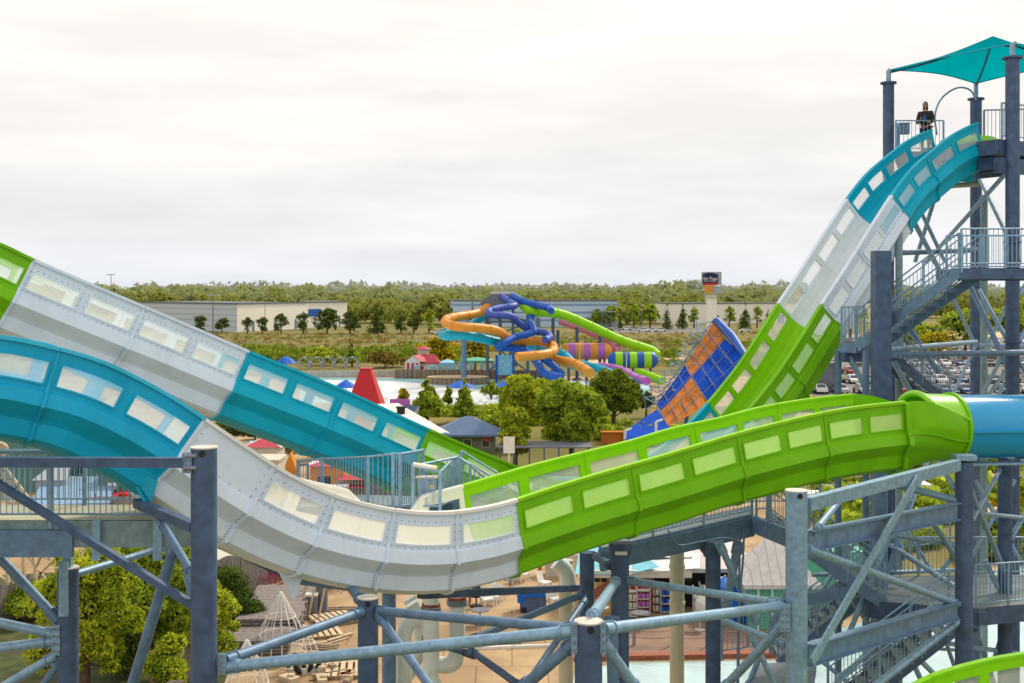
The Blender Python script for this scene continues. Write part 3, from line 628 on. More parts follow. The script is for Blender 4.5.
# tower
Yt = 213; o = thing('slide_tower', 'grey steel tower with sloped roof at the top of the tube slides', 'tower', (X(505, Yt), Yt, 0))
for px in (487, 500, 513, 528):
    for dy in (0, 6):
        mb = MB(); mb.tube([(X(px, Yt), Yt+dy, 0), (X(px, Yt), Yt+dy, Z(300, Yt))], .25, 8); mb.build('column', 'farsteel', o)
mb = MB(); mb.poly([P(478, 305, Yt-2), P(530, 306, Yt-2), P(513, 294, Yt-2), P(491, 294, Yt-2)]); mb.poly([P(491, 294, Yt-2), P(513, 294, Yt-2), P(513, 291.5, Yt+6), P(489, 291.5, Yt+6)]); mb.poly([P(513, 294, Yt-2), P(530, 306, Yt-2), P(530, 302, Yt+6), P(513, 291.5, Yt+6)]); mb.build('roof', 'roofgrey', o)
for py in (306, 322, 340):
    mb = MB(); mb.box((X(507, Yt), Yt+3, Z(py, Yt)), (X(530, Yt)-X(484, Yt), 7, .3)); mb.build('platform', 'farsteel', o)
    mb = MB()
    for z_ in (.5, 1.0): mb.bar((X(484, Yt), Yt-.6, Z(py, Yt)+z_), (X(530, Yt), Yt-.6, Z(py, Yt)+z_), .06, .06)
    for q in range(14): mb.bar((X(484+q*3.5, Yt), Yt-.6, Z(py, Yt)), (X(484+q*3.5, Yt), Yt-.6, Z(py, Yt)+1), .05, .05)
    mb.build('railing', 'farsteel', o)
for a, b in (((487, 372), (528, 340)), ((528, 372), (487, 340)), ((487, 340), (528, 322)), ((528, 322), (487, 306))):
    mb = MB(); mb.bar(P(a[0], a[1], Yt), P(b[0], b[1], Yt), .3, .3); mb.build('stair_flight', 'farsteel', o)
# support posts for the far slides
for px, yt, Y_, lab in ((464, 330, 203, 'thick blue grey post under the left bend of the turquoise tube'), (538, 345, 196, 'support post below the right bend of the orange tube'), (553, 318, 211, 'support post under the start of the green tube'), (577, 327, 214, 'support post under the green tube left of the pink tube'), (600, 336, 216, 'support post between green and pink tubes'), (558, 330, 212, 'second support post behind the slide tower')):
    mb = MB(); mb.tube([(X(px, Y_), Y_, 0), (X(px, Y_), Y_, Z(yt, Y_))], .5 if px == 464 else .3, 10)
    for z_ in (.3,): mb.tube([(X(px, Y_), Y_, 0), (X(px, Y_), Y_, z_)], .8, 10)
    one('slide_support_post', mb, 'steel_dark' if px != 464 else 'steel', lab, 'support post', (X(px, Y_), Y_, 0))
# mural board, small red roof, pavilions, house
Y_ = 208; o = thing('mural_board', 'pale blue painted board with splash pattern below the tower', 'sign board', (X(505, Y_), Y_, 0))
mb = MB(); mb.quad(*sq(497, 355, 513, 375, Y_)); mb.build('panel', 'lightblue', o)
mb = MB(); 
for i in range(14): a = random.uniform(499, 511); b = random.uniform(359, 372); mb.quad(*[(p[0], p[1]-.04, p[2]) for p in sq(a, b, a+random.uniform(.6, 2), b+random.uniform(.6, 2), Y_)])
mb.build('painted_pattern', 'whcream', o)
for px in (496.5, 513.5): mb = MB(); mb.box((X(px, Y_), Y_, Z(355, Y_)/2), (.4, .4, Z(355, Y_))); mb.build('post', 'royal', o)
def hip_hut(name, px0, px1, pyb, pye, pyr, Y, wallm, roofm, label, dep=None, ridge=.4, cat='building', over=.6, windows=0, winm='glassdark'):
    x0, x1 = X(px0, Y), X(px1, Y); W_ = x1-x0; dp = dep or W_*.7; ze = Z(pye, Y); zr = Z(pyr, Y+dp/2)
    o = thing(name, label, cat, ((x0+x1)/2, Y, 0))
    mb = MB(); a = [(x0, Y), (x1, Y), (x1, Y+dp), (x0, Y+dp)]; wall_box(mb, a, 0, ze); mb.build('wall', wallm, o)
    mb = MB(); e0, e1, f0, f1 = x0-over, x1+over, Y-over, Y+dp+over; r0 = (x0+x1)/2-W_*ridge/2; r1 = (x0+x1)/2+W_*ridge/2; ym = Y+dp/2
    A, B, C_, D_ = [(q[0], q[1], ze) for q in ((e0, f0), (e1, f0), (e1, f1), (e0, f1))]; R0 = (r0, ym, zr); R1 = (r1, ym, zr)
    if ridge > 0: mb.poly([A, B, R1, R0]); mb.poly([B, C_, R1]); mb.poly([C_, D_, R0, R1]); mb.poly([D_, A, R0])
    else: mb.poly([A, B, R0]); mb.poly([B, C_, R0]); mb.poly([C_, D_, R0]); mb.poly([D_, A, R0])
    for p, q in ((A, B), (B, C_), (C_, D_), (D_, A)): mb.bar(Vector(p)-Vector((0, 0, .1)), Vector(q)-Vector((0, 0, .1)), .08, .2)
    mb.build('roof', roofm, o)
    for i in range(windows):
        t = (i+.5)/windows; cx_ = x0+W_*t; mb = MB(); mb.box((cx_, Y-.03, ze*.52), (W_/windows*.45, .08, ze*.45)); wf = mb.build('window_frame', 'offwhite', o)
        mb = MB(); mb.box((cx_, Y-.08, ze*.52), (W_/windows*.38, .03, ze*.38)); mb.build('pane', winm, wf)
    return o
o = hip_hut('poolside_house', 416, 438, 375, 362.5, 354, 221, 'white', 'redroof', 'white poolside house with a red shuttered gable, red roof and little cupola', windows=2, winm='redroof', ridge=.6, over=.25)
mb = MB(); mb.poly([(X(a, 219.6), 219.6, Z(b, 219.6)) for a, b in ((405, 377), (420, 377), (420, 361), (412.5, 355.5), (405, 361))]); mb.quad((X(405, 219.6), 219.6, 0), (X(405, 219.6), 223, 0), (X(405, 219.6), 223, Z(361, 219.6)), (X(405, 219.6), 219.6, Z(361, 219.6))); gb = mb.build('gable_wall', 'white', o)
for px in (408, 412.5, 417): mb = MB(); mb.box((X(px, 219.4), 219.5, Z(366.5, 219.4)), (.4, .08, 1.3)); mb.build('shutter', 'redroof', gb)
mb = MB(); 
for a, b, c_, d_ in (((404, 361.5), (412.5, 355), (428, 354), (420, 361.5)), ((421, 361.8), (412.5, 355), (428, 354), (436, 361.8))): mb.quad(P(*a, 219.3), P(*b, 219.3), P(*c_, 224), P(*d_, 224))
mb.build('gable_roof', 'redroof', o)
mb = MB(); mb.box((X(423, 223), 224, Z(351.5, 224)), (1.9, 1.9, 1.2)); mb.build('cupola', 'offwhite', o)
mb = MB(); c = (X(423, 223), 224, Z(349, 224)); mb.lathe(c, [(1.6, 0), (.2, .6), (0, .65)], 6, False); mb.build('cupola_roof', 'redroof', o)
def pavilion(px0, px1, pyt, pyb, Y, roofm, postm, label, n=4):
    o = thing('pavilion', label, 'pavilion', (X((px0+px1)/2, Y), Y, 0)); x0, x1 = X(px0, Y), X(px1, Y); zt = Z(pyt, Y)
    mb = MB(); rows = []
    for t in (0, .5, 1):
        rows.append([(x0+(x1-x0)*s, Y+4*t, zt+.8*math.sin(math.pi*t)*(1-.5*abs(2*s-1))) for s in (0, .25, .5, .75, 1)])
    mb.grid(rows, False, True); mb.bar((x0, Y, zt), (x1, Y, zt), .2, .5); mb.build('roof', roofm, o)
    for i in range(n):
        for dy in (0, 4):
            x = x0+(x1-x0)*i/(n-1); mb = MB(); mb.box((x, Y+dy, zt*.5), (.6 if dy == 0 else .3, .4, zt)); mb.build('post', postm, o)
pavilion(440, 454, 364, 378, 220, 'lightblue', 'lightblue', 'light blue pavilion with thick posts beside the red roofed house')
pavilion(460, 493, 362, 378, 220, 'mint', 'lightblue', 'pavilion with sea green roof on light blue posts')
for i, px in enumerate((416, 432)):
    mb = MB(); mb.box((X(px, 218), 218, 1.1), (.6, .6, 2.2)); mb.box((X(px, 218), 218, 2.25), (.8, .8, .12)); one('cabana_pillar', mb, 'lightblue', 'light blue pillar in front of the red roofed house', 'pillar', (X(px, 218), 218, 0), 'light blue pillars at the pool')
# white arches
for i in range(5):
    px = 303+i*12; Y_ = 243; mb = MB(); pts = [(X(px, Y_)+math.cos(a)*1.1, Y_, 1.3+math.sin(a)*1.0) for a in [math.pi*k/8 for k in range(9)]]
    pts = [(X(px, Y_)+1.1, Y_, 0)]+pts+[(X(px, Y_)-1.1, Y_, 0)]; mb.tube(pts, .1, 6); mb.tube([(p[0], p[1]+3, p[2]) for p in pts], .1, 6)
    [mb.tube([pts[q_], (pts[q_][0], pts[q_][1]+3, pts[q_][2])], .08, 6) for q_ in (1, 5, 9)]; one('arched_cabana', mb, 'whgrey', 'pale arched cabana frame behind the pool', 'cabana', (X(px, Y_), Y_, 0), 'row of arched cabanas behind the pool')
mb = MB(); mb.lathe((X(286, 236), 236, 0), [(2.2, 1.6), (1.0, 2.6), (0, 3.0)], 8, False); mb.tube([(X(286, 236), 236, 0), (X(286, 236), 236, 2.8)], .08, 6); one('blue_umbrella', mb, 'bluecloth', 'blue umbrella left of the arched cabanas', 'umbrella', (X(286, 236), 236, 0))
# pool back fence & stage
o = thing('pool_fence', 'long brown board fence along the back of the pool', 'fence', G(500, 380))
a = G(395, 378.5); b = G(560, 379.5); mb = MB(); d = (b-a); mb.bar(a+Vector((0, .5, .8)), b+Vector((0, .5, .8)), .1, 1.6); mb.build('board_panel', 'poolfence', o)
for i in range(22): p = a.lerp(b, i/21); mb = MB(); mb.box((p.x, p.y+.3, .9), (.2, .2, 1.8)); mb.build('post', 'wood', o)
o = thing('pool_wall', 'grey concrete wall around the left end of the pool', 'wall', G(345, 377)); a = G(300, 378); b = G(395, 377); mb = MB(); mb.bar(a+Vector((0, .6, .6)), b+Vector((0, .6, .6)), .4, 1.2); mb.build('wall_panel', 'concrete', o)
c = G(458, 383.5); o = thing('pool_stage', 'low round deck jutting into the pool', 'deck', (c.x, c.y, 0)); mb = MB(); mb.lathe((c.x, c.y, 0), [(4.2, 0), (4.2, 1.1)], 20, False, 1.3, .7); mb.build('side', 'poolfence', o)
mb = MB(); mb.lathe((c.x, c.y, 1.11), [(4.4, 0), (4.4, .12), (0, .13)], 20, False, 1.2, .7); mb.build('deck_top', 'sand', o)
for px, lab in ((461, 'blue square pool umbrella on the left'), (508, 'blue square pool umbrella on the right'), (346, 'blue umbrella half hidden by the red tower')):
    Y_ = 178 if px > 400 else 165; x = X(px, Y_); o = thing('pool_umbrella', lab, 'umbrella', (x, Y_, 0)); r = 1.75 if px > 400 else 1.3; zt = Z(380.5 if px > 400 else 380, Y_)
    mb = MB(); mb.lathe((x, Y_, zt-1.1), [(r*1.3, .1), (r*.6, .75), (.05, 1.15)], 8, False); mb.build('canopy', 'bluecloth', o)
    mb = MB(); mb.tube([(x, Y_, 0), (x, Y_, zt)], .07, 6); mb.build('pole', 'offwhite', o)
# pool railings/chairs small: sunbeds along the front edge
for i in range(16):
    px = 385+i*9.5; p = G(px, 405+random.uniform(-1, 2)); mb = MB(); mb.box((p.x, p.y, .35), (.7, 1.6, .08)); mb.bar((p.x, p.y+.8, .35), (p.x, p.y+1.3, .85), .7, .06)
    for sx in (-.3, .3):
        for sy in (-.6, .6): mb.box((p.x+sx, p.y+sy, .16), (.06, .06, .31))
    one('sun_lounger', mb, 'white', 'white sun lounger on the near side of the pool', 'lounger', (p.x, p.y, 0), 'sun loungers along the pool')
# red tower
Y_ = 118; x0 = X(361, Y_); x1 = X(371.5, Y_); zt = Z(369, Y_); o = thing('red_tower', 'tall red tapered tower block beside the pool', 'tower', (X(366, Y_), Y_, 0))
b0, b1 = X(349, Y_), X(383, Y_); mb = MB(); t = [(x0, Y_-.8, zt), (x1, Y_-.8, zt), (x1, Y_+.8, zt), (x0, Y_+.8, zt)]; zb = Z(404, Y_); bt = [(b0, Y_-1.8, zb), (b1, Y_-1.8, zb), (b1, Y_+1.8, zb), (b0, Y_+1.8, zb)]
mb.grid([bt, t], True, False); mb.poly(t); g_ = [(q[0], q[1], 0) for q in bt]; mb.grid([g_, bt], True, False); mb.build('tapered_body', 'red', o)
mb = MB(); mb.box(((x0+x1)/2, Y_, zt+.06), (x1-x0+.15, 1.75, .1)); mb.build('top_trim', 'redroof', o)
# white roofed building at its foot
o = thing('snack_building', 'low building with white roof and grey parapet below the red tower', 'building', (X(400, 105), 105, 0))
zz = Z(424, 105); mb = MB(); mb.box((X(402, 106), 106, zz/2), (5, 3, zz)); mb.build('wall', 'offwhite', o)
mb = MB(); mb.poly([P(376, 404, 104), P(398, 403, 104), P(450, 433, 98), P(395, 425, 98)]); mb.poly([P(404, 418, 101), P(425, 425, 99), P(447, 432, 97), P(430, 436, 97)]); mb.build('roof', 'white', o)
mb = MB(); mb.poly([P(396, 404, 104), P(419, 406, 104), P(410, 418, 103.9), P(400, 414, 103.9)]); mb.build('parapet', 'roofblue', o)
mb = MB(); mb.poly([P(408, 418, 103), P(419, 406, 103), P(419, 411, 102.9), P(410, 421, 102.9)]); mb.build('gable', 'whgrey', o)
mb = MB(); p = P(401, 413, 102); mb.tube([p-Vector((0, 0, .8)), p+Vector((0, 0, .4))], .35, 10); mb.tube([p+Vector((0, 0, .4)), p+Vector((0, 0, .55))], .45, 10); mb.build('vent', 'black', o)
mb = MB(); mb.box(tuple(P(400, 402.5, 105)), (1.8, .1, .6)); mb.build('banner', 'purple', o)
# blue hut
o = hip_hut('blue_roofed_hut', 440, 495, 446, 434, 416, 118, 'olivewall', 'roofblue', 'olive walled hut with a hipped blue metal roof', windows=3, ridge=.12, over=.7)
mb = MB(); c = Vector((X(487, 117.8), 117.9, 1.5)); mb.tube([c, c-Vector((0, .08, 0))], .42, 16); mb.build('round_badge', 'redroof', o)
# dark screen / solar deck behind
o = thing('timber_trellis', 'dark open pergola with railings behind the green slide', 'pergola', (X(545, 102), 102, 0))
mb = MB(); mb.box((X(545, 102), 104, 2.6), (8, 4, .1)); mb.build('roof', 'roofgrey', o)
for i in range(7):
    x = X(500, 102)+i*1.25; mb = MB(); mb.box((x, 102, 1.3), (.12, .12, 2.6)); mb.build('post', 'steel_dark', o)
mb = MB()
for i in range(2): mb.bar((X(496, 101), 101, .6+i*.5), (X(590, 101), 101, .6+i*.5), .06, .06)
mb.build('railing', 'galv', o)
mb = MB(); p = P(509, 445, 95); mb.box((p.x, p.y, p.z), (.9, .1, 1.3)); mb.box((p.x, p.y, p.z/2-.4), (.1, .1, p.z-.6)); one('white_sign', mb, 'white', 'small blank white sign in front of the dark pergola', 'sign', (p.x, p.y, 0))
c = G(480, 436); mb = MB(); mb.box((X(498, 100), 100, Z(420, 100)/2), (.1, .1, .2))

# ------------------------------------------------------------ checkered ramp
o = thing('checkered_ramp', 'giant blue and orange checkered wave slide ramp backed by a steel truss', 'slide ramp', (X(690, 140), 140, 0))
gv = [[(656, 404, 137), (685, 365, 143), (714, 321, 150)], [(661, 411, 134), (691, 377, 140), (725, 339, 147)], [(668, 427, 130), (708, 403, 136), (744, 357, 143)]]
GP = [[P(*q) for q in r] for r in gv]
def patch(a, b, c, d, sag, mb, n=6):
    nrm = (b-a).cross(d-a).normalized(); rows = []
    for i in range(n+1):
        t = i/n; l = a.lerp(b, t); r = d.lerp(c, t); rows.append([l.lerp(r, j/n)+nrm*sag*math.sin(math.pi*t) for j in range(n+1)])
    mb.grid(rows, False, True)
for r in range(2):
    for c_ in range(2):
        a, b, cc, d = GP[r][c_], GP[r][c_+1], GP[r+1][c_+1], GP[r+1][c_]
        mb = MB(); patch(a, b, cc, d, .08, mb); mb.build('ramp_panel', ('orange2' if (r+c_) % 2 else 'wavebl'), o)
pv = GP[1][1]; nrm = (GP[0][2]-GP[0][0]).cross(GP[2][0]-GP[0][0]).normalized()
if nrm.y > 0: nrm = -nrm
nrm = nrm*.45
n_ = 8
def gp(u, v):
    u2 = u*2; v2 = v*2; i = min(1, int(u2)); j = min(1, int(v2)); fu = u2-i; fv = v2-j
    return GP[j][i].lerp(GP[j][i+1], fu).lerp(GP[j+1][i].lerp(GP[j+1][i+1], fu), fv)
for i in range(n_+1):
    u = i/n_; mb = MB(); mb.bar(gp(u, 0)+nrm*.35, gp(u, 1)+nrm*.35, .06, .10); mb.bar(gp(u, 0)+nrm*1.0, gp(u, 1)+nrm*1.0, .045, .045)
    for j in range(6): mb.bar(gp(u, j/6)+nrm*(.35 if j % 2 else 1.0), gp(u, (j+1)/6)+nrm*(1.0 if j % 2 else .35), .04, .04)
    mb.build('truss_rib', 'steel_dark', o)
for v in (0, .25, .5, .75, 1):
    mb = MB(); mb.bar(gp(0, v)+nrm*.4, gp(1, v)+nrm*.4, .06, .06); mb.build('purlin', 'steel_dark', o)
for i in range(9):
    u = i/9; p = gp(u, 0); q = p+Vector((-1.3, .5, .7)); mb = MB(); mb.bar(p, q, .12, .12); mb.bar(q, p+Vector((-1.1, .5, -.7)), .1, .1); mb.bar(p+Vector((-1.1, .5, -.7)), gp(min(1, u+.06), 0), .1, .1); mb.bar(q, gp(min(1, u+.11), 0), .09, .09); mb.bar(q, q+Vector((0, 0, .5)), .08, .08); mb.build('outrigger', 'galv', o)
mb = MB(); mb.tube([P(716, 321, 150), P(732, 337, 147), P(745, 357, 143)], [.55, .6, .55], 12); mb.build('rounded_lip', 'royal', o)
mb = MB(); patch(P(658, 411, 135), P(668, 427, 130), P(690, 432, 126), P(640, 432, 128), .1, mb); patch(P(625, 431, 124), P(657, 409, 134), P(675, 436, 122), P(625, 450, 121), .3, mb); mb.build('lower_trough', 'wavebl', o)
mb = MB(); mb.quad(P(655, 407, 136.5), P(659, 412, 134.5), P(648, 424, 130), P(643, 423, 131)); mb.build('orange_edge', 'orange', o)
for px in (625, 656): mb = MB(); p = P(px, 422 if px > 640 else 431, 123); mb.tube([Vector((p.x, p.y, 0)), p], .15, 8); mb.tube([p, p+Vector((.7, 0, .25))], .12, 8); mb.build('water_pipe', 'white', o)
for u in (.25, .6, .95):
    p = gp(u, .3); mb = MB(); mb.tube([(p.x-1, p.y+1, 0), p], .25, 8); mb.build('leg', 'steel', o)
mb = MB(); mb.box((X(612, 125), 125, .55), (2.2, 1, 1.1)); mb.box((X(612, 125), 125, 1.2), (2.4, 1.2, .15)); one('orange_block_wall', mb, 'orange2', 'low orange wall at the foot of the checkered ramp', 'wall', (X(615, 125), 125, 0))
# ------------------------------------------------------------ the big open slides
def dense(pts, n=14):
    return cr_spline([Vector(p) for p in pts], n)
class Path:
    def __init__(s, pix):
        d = dense(pix, 14); s.px = [q.x for q in d]; s.p = [P(q.x, q.y, q.z) for q in d]
        s.s = [0]
        for a, b in zip(s.p, s.p[1:]): s.s.append(s.s[-1]+(b-a).length)
        # smooth
    def s_at(s, px): return float(np.interp(px, s.px, s.s))
    def pos(s, t):
        return Vector([float(np.interp(t, s.s, [q[k] for q in s.p])) for k in range(3)])
    def frame(s, t, e=.6):
        T = (s.pos(min(t+e, s.s[-1]))-s.pos(max(t-e, 0))).normalized(); h = Vector((T.x, T.y, 0)).normalized()
        Nn = Vector((-h.y, h.x, 0))
        if Nn.y < 0: Nn = -Nn
        U = Nn.cross(T)
        if U.z < 0: U = -U
        return s.pos(t), T, Nn, U
WT, WB = -.25, -.66
def loop_profile(W):
    o_ = [(0, 0), (0, WT), (0, WB), (0, -.77), (-.045, -.79), (-.09, -1.03), (.14, -1.27), (.185, -1.33), (.23, -1.63), (.32, -1.70), (.6, -1.79), (W/2, -1.83)]
    i_ = [(.05, 0), (.05, WT), (.05, WB), (.06, -.8), (.13, -1.05), (.32, -1.33), (.62, -1.59), (W/2, -1.70)]
    ro = [(-.055, -.035), (-.055, .03), (.09, .03), (.09, -.03)]
    pts = []
    # front outer down
    for k, q in enumerate(o_): pts.append((q, 'wo' if k == 1 else 'o', 0))
    for k in range(len(o_)-2, -1, -1): q = o_[k]; pts.append(((W-q[0], q[1]), 'wo' if k == 2 else 'o', 1))
    for q in ro: pts.append(((W-q[0], q[1]), 'r', 1))
    for k, q in enumerate(i_): pts.append(((W-q[0], q[1]), 'wi' if k == 1 else 'i', 1))
    for k in range(len(i_)-2, -1, -1): q = i_[k]; pts.append((q, 'wi' if k == 2 else 'i', 0))
    for q in ro[::-1]: pts.append((q, 'r', 0))
    return pts
def slide_section(root, path, pa, pb, nwin, mo, mi, W, rim=None, hb=None, ribA=True, paneF='pane', paneB='pane', bolts=False, lab=None, ribm=None):
    sa, sb = path.s_at(pa), path.s_at(pb); prof = loop_profile(W); st = []; win = []
    if nwin == 0:
        k = max(2, int((sb-sa)/.35)); st = [sa+(sb-sa)*i/k for i in range(k+1)]; win = [False]*k
    else:
        p = (sb-sa)/nwin
        for w_ in range(nwin):
            b0 = sa+w_*p; m_ = p*.085
            st += [b0]; win += [False]
            for j in range(4): st.append(b0+m_+(p-2*m_)*j/4); win.append(True)
            st.append(b0+p-m_); win.append(False)
        st.append(sb)
    e = .004
    st[0] += e; st[-1] -= e
    rows = []
    kk = []
    for t in st:
        O, T, Nn, U = path.frame(t); k = 1 if hb is None else hb(t); kk.append(k); r = []
        for (n, u), typ, side in prof:
            if side == 1 and u > -.79: u = -.79+(u+.79)*k
            r.append(O+Nn*n+U*u)
        rows.append(r)
    mb = MB(); n = len(prof); pan = []
    for a in range(len(st)-1):
        for b in range(n):
            c = (b+1) % n; typ = prof[b][1]; side = prof[b][2]
            w_ok = win[a] and not (side == 1 and min(kk[a], kk[a+1]) < .99)
            if typ in ('wo', 'wi') and w_ok: continue
            mb.cur = 0 if typ in ('o', 'wo') else (2 if typ == 'r' else 1)
            mb.quad(rows[a][b], rows[a+1][b], rows[a+1][c], rows[a][c])
    # reveals + panes
    idx = {}
    for b in range(n): idx.setdefault((prof[b][1], prof[b][2]), []).append(b)
    wo0 = idx[('wo', 0)][0]; wi0 = idx[('wi', 0)][0]; wo1 = idx[('wo', 1)][0]; wi1 = idx[('wi', 1)][0]
    a = 0; panes = []
    while a < len(win):
        if win[a]:
            b = a
            while b < len(win) and win[b]: b += 1
            for side, wo_, wi_ in ((0, wo0, wi0), (1, wo1, wi1)):
                if side == 1 and min(kk[a:b+1]) < .99: continue
                # outer edge upper/lower idx: wo_ -> wo_+1 ; inner wi_ -> wi_+1 (reversed)
                up_o, lo_o = (wo_, wo_+1) if side == 0 else (wo_+1, wo_)
                up_i, lo_i = (wi_+1, wi_) if side == 0 else (wi_, wi_+1)
                mb.cur = 0
                for q in range(a, b):
                    mb.quad(rows[q][up_o], rows[q+1][up_o], rows[q+1][up_i], rows[q][up_i]); mb.quad(rows[q][lo_o], rows[q+1][lo_o], rows[q+1][lo_i], rows[q][lo_i])
                for q in (a, b): mb.quad(rows[q][up_o], rows[q][lo_o], rows[q][lo_i], rows[q][up_i])
                pm = MB()
                pm.grid([[(rows[q][up_o]+rows[q][up_i])/2 for q in range(a, b+1)], [(rows[q][lo_o]+rows[q][lo_i])/2 for q in range(a, b+1)]], False, True)
                panes.append((pm, paneF if side == 0 else paneB))
                # raised frame lip on the outside
                O, T, Nn, U = path.frame(st[a]); sg = -1 if side == 0 else 1
                for (q0, q1, e0, e1) in [(q, q+1, up_o, up_o) for q in range(a, b)]+[(q, q+1, lo_o, lo_o) for q in range(a, b)]+[(a, a, up_o, lo_o), (b, b, up_o, lo_o)]:
                    pA = rows[q0][e0]+Nn*sg*.008; pB = rows[q1][e1]+Nn*sg*.008; mb.bar(pA, pB, .035, .03, Nn)
            a = b
        a += 1
    sec = mb.build('slide_section', [mo, mi, rim or mi], root)
    if lab: sec['label'] = lab
    for pm, m_ in panes: pm.build('window_pane', m_, sec)
    # joint rib
    for t, yes in ((sa, ribA),):
        if not yes: continue
        O, T, Nn, U = path.frame(t); mb = MB(); pr = [(q[0], q[2]) for q in prof if q[1] in ('o', 'wo')]; k = 1 if hb is None else hb(t)
        cN = W/2
        def pt(n_, u_, side, off):
            d = Vector((n_-cN, (u_+.7)*1.0)); d.normalize()
            if side == 1 and u_ > -.79: u_ = -.79+(u_+.79)*k
            return n_+d.x*off, u_+d.y*off
        lst = [(q, sd) for q, sd in pr if sd == 0]+[(q, sd) for q, sd in pr if sd == 1]
        rr = []
        for q, sd_ in lst:
            low = q[1] < -.78; off = .05 if low else .025
            if abs(q[1]+.79) < .06: off = .05
            nn, uu = pt(q[0], q[1], sd_, off); rr.append((O+Nn*q[0]+U*(q[1] if sd_ == 0 or q[1] <= -.79 else -.79+(q[1]+.79)*k), O+Nn*nn+U*uu))
        for i in range(len(rr)-1):
            a0, a1 = rr[i]; b0, b1 = rr[i+1]
            for s_ in (-.03, .03): mb.quad(a0+T*s_, b0+T*s_, b1+T*s_, a1+T*s_)
            mb.quad(a1-T*.03, b1-T*.03, b1+T*.03, a1+T*.03)
        mb.build('joint_rib', ribm or mo, sec)
    if bolts:
        mb = MB()
        def bolt(t, n_, u_, r=.0095, fr=None):
            O, T, Nn, U = fr; c = O+Nn*(n_-.012)+U*u_+T*(t); mb.bar(c, c-Nn*.015, r*1.7, r*1.7)
        for i, t in enumerate(st):
            pass
        p = (sb-sa)/max(1, nwin)
        for w_ in range(max(1, nwin)):
            b0 = sa+w_*p; m_ = p*.085
            if nwin:
                for j in range(8):
                    t = b0+m_+(p-2*m_)*(j+.5)/8; fr = path.frame(t)
                    for u_ in (WT+.06, WB-.06): bolt(0, 0, u_, fr=fr)
                for t in (b0+m_*.55, b0+p-m_*.55):
                    fr = path.frame(t)
                    for u_ in (-.1, -.25, -.4, -.55, -.7): bolt(0, 0, u_, fr=fr)
            else:
                for j in range(7):
                    t = sa+(sb-sa)*(j+.5)/7; fr = path.frame(t); bolt(0, 0, -.73, fr=fr)
                for t in (sa+.1, sb-.1):
                    fr = path.frame(t)
                    for u_ in (-.1, -.25, -.4, -.55, -.7): bolt(0, 0, u_, fr=fr)
        for t in (sb-.07,):
            O, T, Nn, U = path.frame(t)
            for q in range(6):
                u_ = -1.36-q*.055; c = O+Nn*(.19+q*.009)+U*u_; mb.bar(c, c-Nn*.03, .018, .018)
            for q in range(4):
                u_ = -1.07-q*.06; c = O+Nn*(-.05+q*.058)+U*u_; mb.bar(c, c-Nn*.04, .018, .018)
        mb.build('bolts', 'bolt', sec)
    return sec
WN = 2.2
near_pts = [(-190, 372, 19.0), (-110, 350, 19.6), (-50, 340, 20.0), (0, 337, 20.5), (60, 349, 21.0), (100, 361, 21.3), (135, 377, 21.7), (170, 396, 22.0), (205, 419, 22.3), (240, 443, 22.6), (275, 466, 23.0), (304, 482, 23.3), (334, 495, 23.6), (368, 505, 23.9), (395, 510, 24.1), (425, 513, 24.35), (457, 512, 24.6), (490, 507, 25.0), (517, 500, 25.4), (560, 486, 26.0), (610, 471, 26.7), (660, 457, 27.3), (700, 445, 27.7), (737, 434, 28.1), (780, 423, 28.4), (824, 413, 28.8), (860, 407, 29.1), (905, 402, 29.5), (935, 398, 29.8), (967, 398, 30.1), (1010, 398, 30.4)]
near = Path(near_pts)
sn = thing('near_raft_slide', 'near open raft slide in blue, white and lime green dipping across the foreground', 'water slide', tuple(P(450, 590, 24.6)))
s1, s2, s3, s4 = [near.s_at(q) for q in (372, 402, 440, 470)]
def hbN(t):
    if t <= s1 or t >= s4: return 1.0
    if t < s2: x = (t-s1)/(s2-s1); return max(.30, 1-.7*x*x)
    if t > s3: x = (s4-t)/(s4-s3); return max(.30, 1-.7*x*x)
    return .30
slide_section(sn, near, -180, -75, 2, 'blue_out', 'blue_in', WN)
slide_section(sn, near, -75, 60, 2, 'blue_out', 'blue_in', WN)
slide_section(sn, near, 60, 205, 2, 'blue_out', 'blue_in', WN)
slide_section(sn, near, 205, 275, 0, 'white_out', 'white_in', WN, bolts=True)
for a, b in ((275, 334), (334, 395), (395, 457), (457, 517)):
    slide_section(sn, near, a, b, 1, 'white_out', 'white_in', WN, hb=hbN, bolts=True, paneF='pane_white')
for a, b in ((517, 632), (632, 737), (737, 824), (824, 905)):
    slide_section(sn, near, a, b, 2, 'green_out', 'green_in', WN, paneF='pane_green')
# transition to tube
def circ(c0, r, n, a0=0):
    return [(c0[0]-r*math.cos(a), c0[1]+r*math.sin(a)) for a in [a0+2*math.pi*i/n for i in range(n)]]
mbT = MB(); rows = []
nseg = 10; RC = .84
for i in range(nseg+1):
    f = i/nseg; f2 = f*f*(3-2*f); t = near.s_at(905)+(near.s_at(974)-near.s_at(905))*f; O, T, Nn, U = near.frame(t)
    lo = loop_profile(WN); op = [q[0] for q in lo if q[1] in ('o', 'wo')]  # outer path front->back
    k = len(op); row = []
    for j, (n_, u_) in enumerate(op):
        ang = math.pi*.72*(-1)+0
        a_ = (j/(k-1))*math.pi*1.26 + math.pi*.37  # from near top-front round the bottom to top-back
        cn = .93+RC*(-math.sin(a_)); cu = -.84+RC*math.cos(a_)
        bul = .12*math.sin(math.pi*f)*(1 if j < 4 else 0)
        row.append(O+Nn*((n_*(1-f2)+cn*f2)-bul)+U*((u_*(1-f2)+cu*f2)+bul*.5))
    rows.append(row)
mbT.grid(rows, False, True); tr = mbT.build('transition_section', 'green_out', sn)
